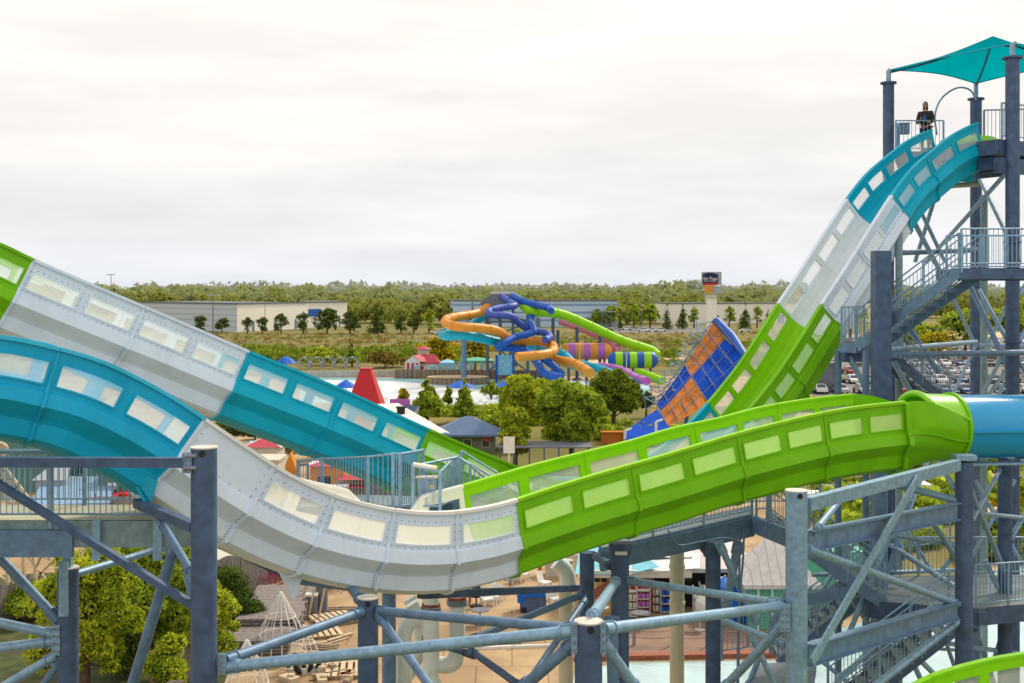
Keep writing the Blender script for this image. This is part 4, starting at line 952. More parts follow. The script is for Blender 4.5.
mb = MB(); mb.grid([[p+Vector((0, .03, 0)) for p in r] for r in rows], False, True); mb.build('transition_lining', 'green_in', tr)
O, T, Nn, U = near.frame(near.s_at(905)); mb = MB()
op = [q[0] for q in loop_profile(WN) if q[1] in ('o', 'wo')][:14]
for (a, b) in zip(op, op[1:]):
    A = O+Nn*(a[0]-.09)+U*(a[1]-.03); B = O+Nn*(b[0]-.09)+U*(b[1]-.03); mb.bar(A, B, .06, .12, T)
mb.build('joint_rib', 'green_out', tr)
O, T, Nn, U = near.frame(near.s_at(974)); cc = O+Nn*.93-U*.84
mb = MB(); ring_ = [[cc+T*q_+(Nn*math.cos(a)+U*math.sin(a))*r_ for a in [2*math.pi*i/32 for i in range(32)]] for q_, r_ in ((-.05, RC), (-.05, RC+.07), (.03, RC+.07), (.03, RC-.02))]; mb.grid(ring_, True, False); mb.build('collar_flange', 'green_out', tr)
# mid seam fin along transition
mb = MB()
for i in range(nseg):
    mb.bar(rows[i][4]-Nn*.03, rows[i+1][4]-Nn*.03, .1, .03)
mb.build('seam_flange', 'green_out', tr)
# hood with flared lip
mb = MB(); hr = []
for i in range(7):
    f = i/6; t = near.s_at(974)-1.0*(1-f); O2, T2, N2, U2 = near.frame(t); c2 = O2+N2*.93-U2*.84; rr = RC+.02
    half = R(72-26*(1-f)); hr.append([c2+(U2*math.cos(a)*(1-.10*(1-f))-N2*math.sin(a))*rr+U2*.10*(1-f) for a in [half-(half*2)*j/16 for j in range(17)]])
mb.grid(hr, False, True); mb.tube(hr[0], .085, 8); mb.tube([r[0] for r in hr], .06, 8); mb.tube([r[-1] for r in hr], .06, 8); mb.build('entry_hood', 'lime', sn)
# blue tube
tp = [cc+T*.03]; d = T.copy(); p = cc+T*.03
for i in range(16):
    p = p+Vector((d.x, d.y, -.0))*.5; tp.append(Vector((p.x, p.y, cc.z-.01*i)))
mb = MB(); mb.tube(tp, RC-.01, 32, caps=False); mb.cur = 1; mb.tube(tp[:3], RC-.05, 32, caps=False); tb = mb.build('enclosed_tube', ['tube_blue', 'blue_in'], sn)
mb = MB(); mb.bar(tp[0]-Nn*(RC+.02)-Vector((0, 0, .02)), tp[-1]-Nn*(RC+.02)-Vector((0, 0, .02)), .12, .05); mb.build('seam_flange', 'tube_blue', tb)
mb = MB(); mb.bar(tp[0]-Vector((0, .3, RC+.07)), tp[-1]-Vector((0, .3, RC+.07)), .35, .06); mb.build('cradle_rail', 'galv', tb)

# far slide (drop)
def farY(px):
    k = (px-CX)/F; t = (26.3*k+11.2)/(.87-.49*k); return 26.3+.49*t
fp = [(-170, 182), (-60, 222), (0, 244), (34, 260), (90, 284), (146, 307.5), (200, 330.5), (250, 352), (343, 390), (429, 429.6), (500, 460), (523, 469), (560, 481), (600, 488), (640, 485), (680, 469), (715, 445), (735, 426), (754, 404), (767, 388), (782, 368), (802, 337), (822, 304.5), (846, 268), (869, 231), (892, 195.5), (911.5, 170), (932, 151.5), (952.5, 135.5), (973, 125), (985, 122)]
far = Path([(a, b, farY(a)) for a, b in fp])
sf = thing('far_raft_slide', 'tall open raft slide dropping from the tower and rising to the upper left', 'water slide', tuple(P(600, 560, 35)))
WF = 2.05
def FS(a, b, n, o_, i_, **kw): return slide_section(sf, far, a, b, n, o_, i_, WF, rim=o_, **kw)
FS(-160, -60, 2, 'green_out', 'green_in'); FS(-60, 34, 2, 'green_out', 'green_in')
FS(34, 145, 2, 'white_out', 'white_inb', bolts=True); FS(145, 249, 2, 'white_out', 'white_inb', bolts=True)
FS(249, 343, 2, 'teal_out', 'teal_in'); FS(343, 429, 2, 'teal_out', 'teal_in')
FS(429, 505, 2, 'green_out', 'green_in'); FS(505, 575, 2, 'green_out', 'green_in'); FS(575, 645, 2, 'teal_out', 'teal_in'); FS(645, 705, 2, 'teal_out', 'teal_in')
FS(705, 750, 2, 'teal_out', 'teal_in'); FS(750, 785, 2, 'green_out', 'green_in'); FS(785, 822, 2, 'green_out', 'green_in')
FS(822, 857, 2, 'white_out', 'white_inb', bolts=True); FS(857, 892, 2, 'white_out', 'white_inb', bolts=True)
FS(892, 926, 2, 'teal_out', 'teal_in'); FS(926, 978, 2, 'teal_out', 'teal_in')

# ------------------------------------------------------------ steel helpers
def column(root, px, Y, pyt, r, m='steel', base=0, cap=True, sq_=False, n=24):
    x = X(px, Y); zt = Z(pyt, Y); mb = MB()
    if sq_: mb.box((x, Y, zt/2), (2*r, 2*r, zt))
    else:
        mb.tube([(x, Y, base), (x, Y, zt)], r, n)
    mb.tube([(x, Y, base), (x, Y, base+.05)], r*1.8, n)
    c = mb.build('column', m, root)
    if cap:
        mb = MB(); mb.tube([(x, Y, zt+.002), (x, Y, zt+.025)], r*1.05, n); cp = mb.build('cap', 'cap', c)
        mb = MB(); mb.tube([(x+.02, Y-r+.02, zt-.07), (x+.02, Y-r-.006, zt-.07)], .055, 12); mb.build('lifting_hole', 'black', c)
        # seam weld
        mb = MB(); mb.tube([(x, Y, zt-2.2), (x, Y, zt-2.18)], r*1.015, n); mb.build('weld_seam', m, c)
    return c
def brace(root, a, b, r, m='galv', flange=True):
    a = P(*a) if len(a) == 3 and not isinstance(a, Vector) else a; b = P(*b) if not isinstance(b, Vector) else b
    mb = MB(); mb.tube([a, b], r, 14)
    if flange:
        d = (b-a).normalized()
        for p, s_ in ((a, 1), (b, -1)):
            mb.tube([p+d*s_*.22, p+d*s_*.25], r*1.25, 14)
            mb.bar(p-d*s_*.10, p+d*s_*.22, .02, r*2.6)
    return mb.build('brace', m, root)
def beamI(root, a, b, w_, h_, m='steel', name='beam'):
    a = P(*a) if not isinstance(a, Vector) else a; b = P(*b) if not isinstance(b, Vector) else b
    mb = MB(); mb.ibeam(a, b, w_, h_, .025); return mb.build(name, m, root)
def boxbeam(root, a, b, w_, h_, m='steel', name='beam'):
    a = P(*a) if not isinstance(a, Vector) else a; b = P(*b) if not isinstance(b, Vector) else b
    mb = MB(); mb.bar(a, b, w_, h_); return mb.build(name, m, root)
def node_plate(root, px, py, Y, w_=.3, h_=.6, m='galv'):
    p = P(px, py, Y); mb = MB(); mb.box(tuple(p), (w_, .03, h_))
    gp_ = mb.build('gusset_plate', m, root); mb = MB()
    for i in range(4):
        for q_ in (-.25, .25): c_ = Vector((p.x+w_*q_, p.y-.02, p.z-h_*.38+i*h_*.25)); mb.tube([c_, c_-Vector((0, .03, 0))], .024, 6)
    mb.build('bolts', 'bolt', gp_); return gp_
def railing(root, pts, h=1.1, sp_=.125, post=1.6, m='galv', r=.022, mid=False):
    mb = MB(); posts = []
    pts = [Vector(p) for p in pts]; up = Vector((0, 0, 1))
    for a, b in zip(pts, pts[1:]):
        L_ = (b-a).length; mb.tube([a+up*h, b+up*h], r*1.15, 8); mb.tube([a+up*.12, b+up*.12], r*.9, 8)
        if mid: mb.tube([a+up*(h-.18), b+up*(h-.18)], r*.9, 8)
        n = max(1, int(L_/sp_))
        for i in range(1, n): q = a.lerp(b, i/n); mb.bar(q+up*.12, q+up*(h if not mid else h-.18), .016, .016)
        k = max(1, round(L_/post))
        for i in range(k+1): posts.append(a.lerp(b, i/k))
    rl = mb.build('railing', m, root)
    seen = []
    for q in posts:
        if any((q-s_).length < .05 for s_ in seen): continue
        seen.append(q); mb = MB(); mb.bar(q-up*.15, q+up*h, .06, .06); mb.build('post', m, rl)
    return rl
def stairs(root, a, b, wd, m='steel', railm='galv', rails=(True, True), up=Vector((0, 0, 1))):
    """a top-left corner, b bottom; wd = width vector"""
    a = Vector(a); b = Vector(b); n = max(3, int(abs(a.z-b.z)/.19)); mb = MB()
    for s_ in (Vector((0, 0, 0)), wd): mb.bar(a+s_-up*.12, b+s_-up*.12, .05, .3)
    fl = mb.build('stringers', m, root)
    d = (b-a); h = Vector((d.x, d.y, 0)).normalized(); run = Vector((d.x, d.y, 0)).length/n
    for i in range(n):
        p = a.lerp(b, (i+.5)/n); mb = MB(); w2 = wd.length; c = p+wd/2; ang = math.atan2(wd.y, wd.x); mb.box((c.x, c.y, p.z), (w2-.06, run*.95, .035), ang); mb.build('tread', 'grate', fl)
    for s_, y in ((Vector((0, 0, 0)), rails[0]), (wd, rails[1])):
        if y: railing(root, [a+s_, b+s_], 1.0, .14, 1.5, railm, mid=True)
def deck(root, corners, m='grate', edge=.25, em='steel'):
    cs = [Vector(c) for c in corners]; mb = MB(); mb.poly([c+Vector((0, 0, .0)) for c in cs]); mb.poly([c-Vector((0, 0, .04)) for c in cs][::-1]); dk = mb.build('deck', m, root)
    mb = MB()
    for a, b in zip(cs, cs[1:]+cs[:1]): mb.bar(a-Vector((0, 0, edge/2+.01)), b-Vector((0, 0, edge/2+.01)), .08, edge)
    mb.build('edge_beam', em, dk); return dk

# ------------------------------------------------------------ left support tower
lt = thing('support_tower', 'blue grey steel frame with tall capped post at the lower left', 'support frame', (X(204, 20), 20, 0))
column(lt, 204, 20, 448, .215, 'steel_dark'); column(lt, 68, 24, 568, .21, 'steel_dark')
boxbeam(lt, (-30, 462, 19.7), (184, 462.5, 19.9), .16, .16, 'steel_dark')
node_plate(lt, 187, 463, 19.85, .16, .34)
boxbeam(lt, (-40, 460, 21), (194, 606, 20), .12, .12, 'steel_dark', 'brace')
boxbeam(lt, (137, 503, 22.2), (194, 527, 20.1), .16, .16, 'steel_dark', 'bracket_arm')
brace(lt, (159, 519, 21.5), (195, 578, 20.1), .07, 'steel')
brace(lt, (-40, 515, 24), (58, 620, 24), .10, 'steel'); brace(lt, (-50, 612, 24), (57, 635, 24), .095, 'galv'); brace(lt, (-60, 655, 24), (57, 641, 24), .10, 'galv'); brace(lt, (-30, 706, 24), (57, 655, 24), .09, 'galv'); brace(lt, (20, 720, 24.2), (64, 655, 24), .08, 'steel')
node_plate(lt, 56, 640, 23.8, .16, .6)
brace(lt, (128, 700, 26), (175, 545, 26), .12, 'steel'); brace(lt, (66, 577, 24.5), (165, 547, 27), .075, 'galv')
brace(lt, (200, 640, 26), (184, 560, 27), .08, 'steel')
# saddle plates
mb = MB()
for q in (0, .05): mb.poly([P(139, 486, 22.0+q), P(147, 475, 22.0+q), P(158, 481, 22.0+q), P(151, 503, 22.0+q)])
mb.bar(P(138, 486, 22.03), P(147, 503, 22.03), .16, .05); mb.build('saddle_plate', 'cyan', lt)
# mounting stub at the top of column 68
mb = MB(); p = P(68, 568, 24); mb.box((p.x, p.y, p.z+.3), (.16, .16, .6)); mb.box((p.x, p.y-.24, p.z-.35), (.18, .05, 1.1)); mb.build('bracket', 'galv', lt)
# connection bolts at col 204 top beam
mb = MB()
for dy in (-.1, .1):
    for dx in (-.02, .03): p = P(190, 462, 19.8)+Vector((dx*2, 0, dy)); mb.tube([p-Vector((.05, 0, 0)), p+Vector((.05, 0, 0))], .035, 8)
mb.build('bolts', 'bolt', lt)
# left walkway
Yw = 22.6; zw = Z(520, Yw); wk = thing('steel_walkway', 'steel walkway with vertical bar railing at the left edge', 'walkway', (X(60, Yw), Yw, zw))
deck(wk, [(X(-80, Yw), Yw, zw), (X(196, Yw), Yw, zw), (X(196, Yw)+.6, Yw+1.6, zw), (X(-80, Yw), Yw+1.6, zw)], 'cream', .5, 'galv_green')
boxbeam(wk, Vector((X(-80, Yw), Yw-.1, zw-.42)), Vector((X(75, Yw), Yw-.1, zw-.42)), .12, .5, 'steel')
railing(wk, [(X(-80, Yw), Yw-.05, zw), (X(183, Yw), Yw-.05, zw)], 1.28, .11, 2.7, 'galv'); railing(wk, [(X(-80, Yw), Yw+1.6, zw), (X(190, Yw), Yw+1.6, zw)], 1.1, .11, 2.2, 'galv')
for px in (-20, 99, 160): mb = MB(); mb.box((X(px, Yw), Yw-.16, zw-.35), (.16, .04, .75)); mb.build('splice_plate', 'galv', wk)
# continuing walkway under the white slide
wk2 = thing('steel_walkway', 'dark steel walkway frame tucked under the white slide section', 'walkway', tuple(P(300, 570, 26)))
boxbeam(wk2, (210, 535, 25.5), (300, 575, 26), .2, .35, 'steel_dark'); boxbeam(wk2, (215, 522, 26.5), (345, 572, 27), .2, .3, 'steel_dark'); boxbeam(wk2, (285, 575, 26), (360, 585, 27), .2, .3, 'steel')
mb = MB(); mb.quad(P(210, 530, 25.5), P(300, 570, 26), P(345, 566, 27), P(215, 518, 26.5)); mb.build('deck', 'grate', wk2)

# ------------------------------------------------------------ centre support tower
ct = thing('support_tower', 'steel frame of round posts and tube braces under the white slide dip', 'support frame', (X(588, 18.7), 18.7, 0))
column(ct, 588.5, 18.7, 622, .215, 'steel_dark'); column(ct, 368, 23.2, 598, .2, 'steel_dark'); column(ct, 389, 29, 586, .17, 'steel')
brace(ct, (226, 660, 20.1), (362, 612, 23), .09, 'steel'); brace(ct, (226, 667, 20.1), (575, 631, 18.7), .095, 'galv'); brace(ct, (379, 611, 23), (577, 629, 18.8), .085, 'steel')
node_plate(ct, 222, 664, 20, .13, .36)
brace(ct, (378, 615, 23), (440, 700, 20.5), .08, 'steel'); brace(ct, (338, 570, 25.5), (362, 602, 23.3), .10, 'steel')
brace(ct, (576, 641, 18.7), (520, 690, 19.3), .095, 'steel'); brace(ct, (592, 617, 18.9), (616, 581, 28), .10, 'galv')
brace(ct, (603, 642, 18.7), (640, 694, 19.2), .09, 'galv')
brace(ct, (604, 629, 18.7), (783, 606, 24), .095, 'galv')
node_plate(ct, 574.5, 638, 18.6, .11, .5); node_plate(ct, 602.5, 638, 18.6, .11, .5)
brace(ct, (470, 650, 27), (523, 688, 25), .08, 'steel_dark'); brace(ct, (527, 684, 28), (585, 600, 32), .085, 'steel'); brace(ct, (470, 640, 28), (584, 594, 32.5), .09, 'steel')
boxbeam(ct, (420, 595, 26), (577, 588, 32), .16, .16, 'steel_dark')
brace(ct, (425, 640, 29), (472, 655, 28), .07, 'steel_dark')
for (a, b, c_) in (((250, 556), (300, 560), (296, 602)), ((328, 574), (370, 584), (378, 612))):
    mb = MB(); Yq = near.pos(near.s_at(a[0]+40)).y+.75
    for q in (0, .06): mb.poly([P(a[0]+20, a[1], Yq+q), P(b[0]+8, b[1], Yq+q), P(c_[0]-2, c_[1], Yq+q)])
    mb.build('saddle_plate', 'white_out', ct)
# posts behind green slide
bt = thing('support_tower', 'pair of dark steel posts under the lime green slide', 'support frame', (X(620, 28), 28, 0))
column(bt, 620, 28.3, 548, .215, 'steel_dark', cap=False); column(bt, 587, 32.5, 552, .2, 'steel_dark', cap=False); column(bt, 713, 31.5, 541, .2, 'steel_dark', cap=False)
brace(bt, (630, 581, 28), (778, 603, 24.2), .085, 'galv'); brace(bt, (594, 556, 32), (612, 566, 28.5), .1, 'steel_dark'); brace(bt, (612, 620, 28), (614, 700, 28), .15, 'steel')
mb = MB(); mb.box(tuple(P(620, 548, 28.3)), (.5, .4, .25)); mb.build('saddle_plate', 'steel_dark', bt)
mb = MB()
for px_, py_ in ((624, 553), (618, 553)): mb.box(tuple(P(px_, 553, 28)), (.14, .1, .08))
mb.build('packing_block', 'cap', bt)
brace(bt, (720, 545, 31), (756, 622, 31), .09, 'galv'); brace(bt, (738, 545, 33), (725, 610, 33), .12, 'galv'); brace(bt, (746, 690, 33), (800, 560, 33), .08, 'galv'); brace(bt, (680, 520, 33), (712, 560, 32), .09, 'steel')
brace(bt, (724, 621, 27), (786, 645, 24.5), .075, 'galv'); brace(bt, (754, 640, 28), (790, 720, 28), .07, 'galv')
# cream posts and pipes
for px, Y_, yt, lab in ((677, 38, 540, 'cream painted post right of the dark posts'), (566, 38, 560, 'cream painted post half hidden behind the braces')):
    o = thing('cream_post', lab, 'post', (X(px, Y_), Y_, 0)); mb = MB(); r_ = 7.3/F*Y_; mb.tube([(X(px, Y_), Y_, 0), (X(px, Y_), Y_, Z(yt, Y_))], r_, 16); mb.build('shaft', 'cream', o)
    for z_ in (Z(605, Y_), Z(568, Y_)): mb = MB(); mb.tube([(X(px, Y_), Y_, z_), (X(px, Y_), Y_, z_+.12)], r_*1.12, 16); mb.build('joint_band', 'cream', o)
def pipe(pix, Y_, r_, label, flange=None):
    o = thing('water_pipe', label, 'pipe', tuple(P(pix[-1][0], pix[-1][1], Y_))); pts = cr_spline([P(a, b, Y_+(c[0] if c else 0)) for a, b, *c in pix], 6)
    mb = MB(); mb.tube(pts, r_, 18); mb.build('pipe_run', 'pvc', o)
    if flange: mb = MB(); q = P(flange[0], flange[1], Y_); mb.tube([q, q-Vector((0, 0, .12))], r_*1.25, 18); mb.build('flange', 'bolt', o); mb = MB(); mb.tube([q+Vector((0, 0, .02)), q+Vector((0, 0, .09))], r_*1.15, 18); mb.build('gasket', 'brick', o)
pipe([(431, 596), (431, 620), (431, 645), (431, 667), (430, 676), (436, 690)], 28.6, .195, 'pale central water pipe with a bolted flange under the slide dip', (431, 607))
pipe([(457, 598), (457, 620), (457, 645), (455, 660), (447, 665), (434, 664)], 29.2, .2, 'pale water pipe curving left beside the flanged one', (457, 600))
pipe([(412, 603), (420, 618), (410, 622), (405, 632), (404, 650), (404, 700)], 29.4, .195, 'pale water pipe with an elbow left of the flanged one')
pipe([(409, 598), (419, 620), (419, 650), (412, 668), (404, 680)], 30.5, .17, 'thin pale water pipe at the back of the group')
pipe([(556, 562), (566, 572), (569, 590)], 36, .25, 'pale bent pipe beside the cream post')
# centre platform
cp = thing('exit_platform', 'galvanised platform with gate and railings behind the slide dip', 'platform', tuple(P(400, 510, 27.8)))
Yc = 28.0; zc = Z(507, Yc)
deck(cp, [(X(300, Yc), Yc, zc), (X(424, Yc), Yc, zc), (X(470, Yc+1.2), Yc+1.2, zc), (X(300, Yc+2), Yc+2, zc)], 'grate', .3, 'steel')
railing(cp, [P(298, 508, 31), P(308, 507, 31)], 1.1, .14, 1.3)
def railpix(root, tops, bots, Ys, m='galv', nb=10):
    mb = MB(); T_ = [P(a, b, y) for (a, b), y in zip(tops, Ys)]; B_ = [P(a, b, y) for (a, b), y in zip(bots, Ys)]
    for i in range(len(T_)-1):
        mb.tube([T_[i], T_[i+1]], .028, 8); mb.tube([B_[i], B_[i+1]], .022, 8)
        L_ = (T_[i+1]-T_[i]).length; n = max(2, int(L_/.13))
        for j in range(1, n): mb.bar(B_[i].lerp(B_[i+1], j/n), T_[i].lerp(T_[i+1], j/n), .017, .017)
    rl = mb.build('railing', m, root)
    for t_, b_ in zip(T_, B_): mb = MB(); mb.bar(b_-Vector((0, 0, .2)), t_+Vector((0, 0, .03)), .07, .07); mb.build('post', m, rl)
    return rl
railpix(cp, [(298, 461), (322, 459), (368, 457), (393, 454), (400, 454), (423, 450)], [(298, 500), (322, 503), (368, 506), (393, 506), (400, 506), (423, 503)], [30, 29, 27.5, 27.2, 27.1, 28.5])
railpix(cp, [(413, 466), (440, 472), (455, 457)], [(413, 506), (440, 506), (455, 498)], [26.6, 26.6, 28.5]); 
railpix(cp, [(413, 466), (458, 457), (470, 465), (487, 480), (505, 492)], [(413, 506), (458, 495), (470, 498), (487, 510), (505, 522)], [26.8, 28.2, 28.2, 28.4, 28.6])
stairs(cp, P(455, 500, 28.0), P(530, 545, 28.8), Vector((.1, 1.1, 0)), rails=(False, True))
p = P(427, 490, 26.9); o = thing('control_box', 'grey electrical box with yellow switch on the platform railing', 'control box', tuple(p)); mb = MB(); mb.box(tuple(p), (.42, .22, .55)); mb.box((p.x+.1, p.y-.12, p.z+.08), (.2, .03, .28)); mb.build('enclosure', 'galv', o)
mb = MB(); mb.box((p.x+.12, p.y-.15, p.z+.1), (.1, .03, .1)); mb.build('switch', 'tan', o); mb = MB(); mb.box((p.x, p.y, p.z+.29), (.5, .3, .03)); mb.build('lid', 'offwhite', o)
mb = MB(); mb.bar(P(437, 468, 26.7), P(413, 464, 26.7), .3, .05); mb.build('top_plate', 'cap', cp)

# ------------------------------------------------------------ walkway under the green slide + right tower
wg = thing('steel_walkway', 'steel walkway running beneath the lime green slide to the stairs', 'walkway', tuple(P(700, 540, 31)))
a = P(600, 548, 30.5); b = P(752, 514, 32.5); c2 = P(812, 515, 31)
wv = Vector((.25, 1.3, 0))
zl = (a.z+b.z)/2
deck(wg, [a, b, b+wv, a+wv], 'grate', .1, 'steel')
boxbeam(wg, a-Vector((0, .05, .32)), b-Vector((0, .05, .32)), .14, .52, 'steel'); boxbeam(wg, b-Vector((0, .05, .25)), P(815, 540, 29)-Vector((0, 0, .2)), .14, .45, 'steel')
railing(wg, [a, b], 1.1, .12, 1.7); railing(wg, [a+wv, b+wv, P(820, 505, 34)], 1.1, .12, 1.7); railing(wg, [b.lerp(P(770, 512, 32), .25), P(770, 512, 32)], 1.1, .12, 1.7)
mb = MB(); mb.tube(cr_spline([P(668, 530, 30.4), P(678, 545, 30.4), P(700, 542, 30.6), P(725, 538, 30.8), P(740, 542, 31)], 6), .025, 6); mb.build('cable', 'steel', wg)
mb = MB(); mb.tube(cr_spline([P(744, 535, 30.8), P(743, 560, 30.8), P(740, 600, 30.8), P(738, 700, 30.8)], 4), .03, 6); mb.tube([P(740, 535, 30.9), P(737, 700, 30.9)], .03, 6); mb.build('conduit', 'steel', wg)
rt = thing('support_tower', 'steel frame of a tall capped post and beams carrying the blue tube at lower right', 'support frame', (X(796, 24), 24, 0))
column(rt, 796.5, 24, 491, .215, 'galv'); column(rt, 964, 29.6, 462, .215, 'steel_dark', cap=False); column(rt, 1005, 34, 452, .2, 'steel_dark', cap=False)
beamI(rt, (808, 541, 24.2), (957, 511, 29.3), .22, .42); beamI(rt, (808, 655, 24.2), (957, 610, 29.3), .22, .44)
boxbeam(rt, (807, 504, 24.1), (957, 465, 29.3), .2, .26, 'galv'); mb = MB(); mb.box(tuple(P(964, 457, 29.6)), (.5, .4, .12)); mb.build('saddle_plate', 'galv', rt)
mb = MB(); mb.box(tuple(P(1005, 452, 33)), (.6, 3.4, .12)); mb.build('saddle_plate', 'galv', rt)
boxbeam(rt, (812, 662, 23.6), (918, 478, 27.4), .05, .2, 'galv', 'brace')
brace(rt, (808, 549, 24.1), (958, 604, 29.5), .085, 'galv'); brace(rt, (865, 694, 27), (957, 622, 29.4), .09, 'galv')
brace(rt, (786, 622, 24), (722, 690, 25.5), .095, 'galv'); node_plate(rt, 785, 618, 23.8, .2, .55)
brace(rt, (816, 530, 24.4), (850, 488, 28), .075, 'galv'); brace(rt, (886, 482, 31), (958, 501, 29.6), .09, 'galv'); brace(rt, (970, 490, 29.8), (1004, 570, 33.7), .07, 'galv'); brace(rt, (1010, 540, 34), (1050, 470, 36), .07, 'galv'); brace(rt, (972, 520, 30), (1000, 470, 33.8), .06, 'galv'); brace(rt, (970, 512, 31), (1040, 520, 36), .06, 'galv'); brace(rt, (895, 535, 30), (958, 546, 31), .06, 'galv')
brace(rt, (930, 518, 30), (955, 556, 31), .07, 'galv'); brace(rt, (938, 462, 33), (956, 490, 31), .07, 'galv')
# mesh screen by the column
mb = MB(); 
for i in range(6): mb.bar(P(975+i*2, 456, 31.5), P(975+i*2, 610, 31.5), .012, .012)
for i in range(40): mb.bar(P(974, 456+i*4, 31.5), P(986, 456+i*4, 31.5), .01, .01)
mb.build('mesh_screen', 'galv_green', rt)

# launch / stair tower
tw = thing('launch_tower', 'tall steel stair tower with turquoise shade canopy at the slide start', 'tower', (X(976, 46), 46, 0))
zdk = 21.15
def tcol(px, Y, pyt, r, m='steel_dark', nm=True):
    c = column(tw, px, Y, pyt, r, m, cap=False); x = X(px, Y); zt = Z(pyt, Y)
    mb = MB(); mb.tube([(x, Y, zt+.002), (x, Y, zt+.07)], r*1.45, 20); mb.build('flange', m, c)
    for zz_ in (17.6, 14.2, 9.6): 
        if zz_ < zt: mb = MB(); mb.tube([(x, Y, zz_), (x, Y, zz_+.06)], r*1.3, 20); mb.build('flange', m, c)
    return c
tcol(888.5, 46, 84, .21); tcol(976, 49, 100, .23); tcol(1012.5, 41, 59, .235); tcol(1090, 46, 70, .23)
column(tw, 881, 35.5, 251, .24, 'steel_dark', sq_=True, cap=False); column(tw, 899, 40, 232, .12, 'galv_green', cap=False); column(tw, 897, 46, 300, .13, 'galv', cap=False); column(tw, 984, 47, 195, .14, 'galv_green', cap=False)
# canopy
A = P(890, 70, 46); B = P(976, 84, 49); C_ = Vector((X(1016, 41), 41, Z(50, 41))); D_ = Vector((C_.x+A.x*0+4.6, 44.5, (A.z+C_.z)/2)); A.z = B.z = C_.z = D_.z = Z(70, 46)
pk = P(993, 36, 46.5)
mb = MB(); ring = [A, B, D_, C_]
def edgec(a, b, t, pk): 
    q = a.lerp(b, t); c0 = (A+B+C_+D_)/4; c0.z = a.z; return q.lerp(c0, .07*math.sin(math.pi*t))+Vector((0, 0, .10*math.sin(math.pi*t)))
for i in range(4):
    a, b = ring[i], ring[(i+1) % 4]; rows = []
    for k_ in range(9):
        s_ = k_/8; rows.append([edgec(a, b, j/10, pk).lerp(pk, s_)-Vector((0, 0, .12*math.sin(math.pi*s_))) for j in range(11)])
    mb.grid(rows, False, True)
cn = mb.build('shade_canopy', 'canopy', tw)
for i in range(4):
    a, b = ring[i], ring[(i+1) % 4]; mb = MB(); mb.tube([edgec(a, b, j/10, pk) for j in range(11)], .025, 6); mb.build('edge_hem', 'teal_out', cn)
    mb = MB(); mb.tube([a.lerp(pk, j/8)-Vector((0, 0, .09+.13*math.sin(math.pi*j/8))) for j in range(9)], .04, 8); mb.build('canopy_rib', 'steel_dark', cn)
for q, c_ in ((A, (888.5, 46, 84)), (B, (976, 49, 100)), (C_, (1012.5, 41, 59))):
    x = X(c_[0], c_[1]); mb = MB(); mb.tube([(x, c_[1], Z(c_[2], c_[1])), (x, c_[1], q.z-.05), tuple(q)], .09, 10); mb.build('canopy_stub', 'galv', tw)
# top deck
s_end = far.frame(far.s_at(975)); Oe, Te, Ne, Ue = s_end
he = Vector((Te.x, Te.y, 0)).normalized()
E0 = Oe+he*.1; E0.z = zdk
q0 = E0-Ne*.9; q1 = E0+Ne*2.4
deck(tw, [q0, q0+he*5, q1+he*5, q1], 'grate', .5, 'steel_dark')
side = [q1-he*1.6, q1]
xa, xb = X(896, 45.3), X(937, 45.3)
xa = X(896, 44.6); xc = X(899, 47.5)
deck(tw, [(xa, 44.6, zdk), (xb, 44.6, zdk), (xb, 47.5, zdk), (xc, 47.5, zdk)], 'grate', .35, 'steel_dark')
railing(tw, [(xb, 44.62, zdk), (xa, 44.62, zdk), (xc, 47.5, zdk)], 1.15, .14, 1.2, 'galv')
railing(tw, [q0+he*.15, q0+he*5], 1.25, .14, 1.1, 'galv')
for k_ in (.3, 1.6, 3.0): boxbeam(tw, q0+he*k_-Vector((0, 0, .75)), q1+he*k_-Vector((0, 0, .75)), .2, .4, 'steel_dark')
boxbeam(tw, q0-Vector((0, 0, .9))+he*-.1, q0+he*5-Vector((0, 0, .9)), .25, .5, 'steel_dark')
railing(tw, [P(984, 147, 44), P(1040, 147, 42.5)], 1.35, .14, 1.0, 'steel')
# control box on the rail, arch hoop
p = P(904, 129, 45.2); mb = MB(); mb.box(tuple(p), (.36, .22, .4)); mb.box((p.x, p.y, p.z+.21), (.4, .26, .03)); one('control_box', mb, 'steel', 'dark control box on the top deck railing beside the person', 'control box', tuple(p))
mb = MB(); mb.tube(cr_spline([P(937, 135, 45), P(935, 115, 45), P(942, 98, 45), P(957, 88, 45.5), (P(970, 90, 46)), P(976, 100, 47)], 6), .035, 8); mb.build('hoop', 'galv', tw)
# landing flare plates under the slide
for (a, b, c_, m_) in (((926, 196), (940, 196), (941, 175), 'teal_out'), ((898, 222), (912, 236), (908, 215), 'white_in'), ((828, 338), (834, 322), (843, 338), 'green_out')):
    Yq = farY(a[0])+1.3; mb = MB()
    for q in (0, .06): mb.poly([P(*a, Yq+q), P(*b, Yq+q), P(*c_, Yq+q)])
    mb.build('saddle_plate', m_, sf)
mb = MB(); mb.poly([P(945, 182, 42.4), P(975, 150, 42.4), P(974, 168, 42.4), P(973, 182, 42.4)]); mb.poly([P(900+22, 196, 42), P(940, 192, 42), P(941, 172, 42), P(938, 180, 42)]); mb.build('side_apron', 'teal_out', sf)
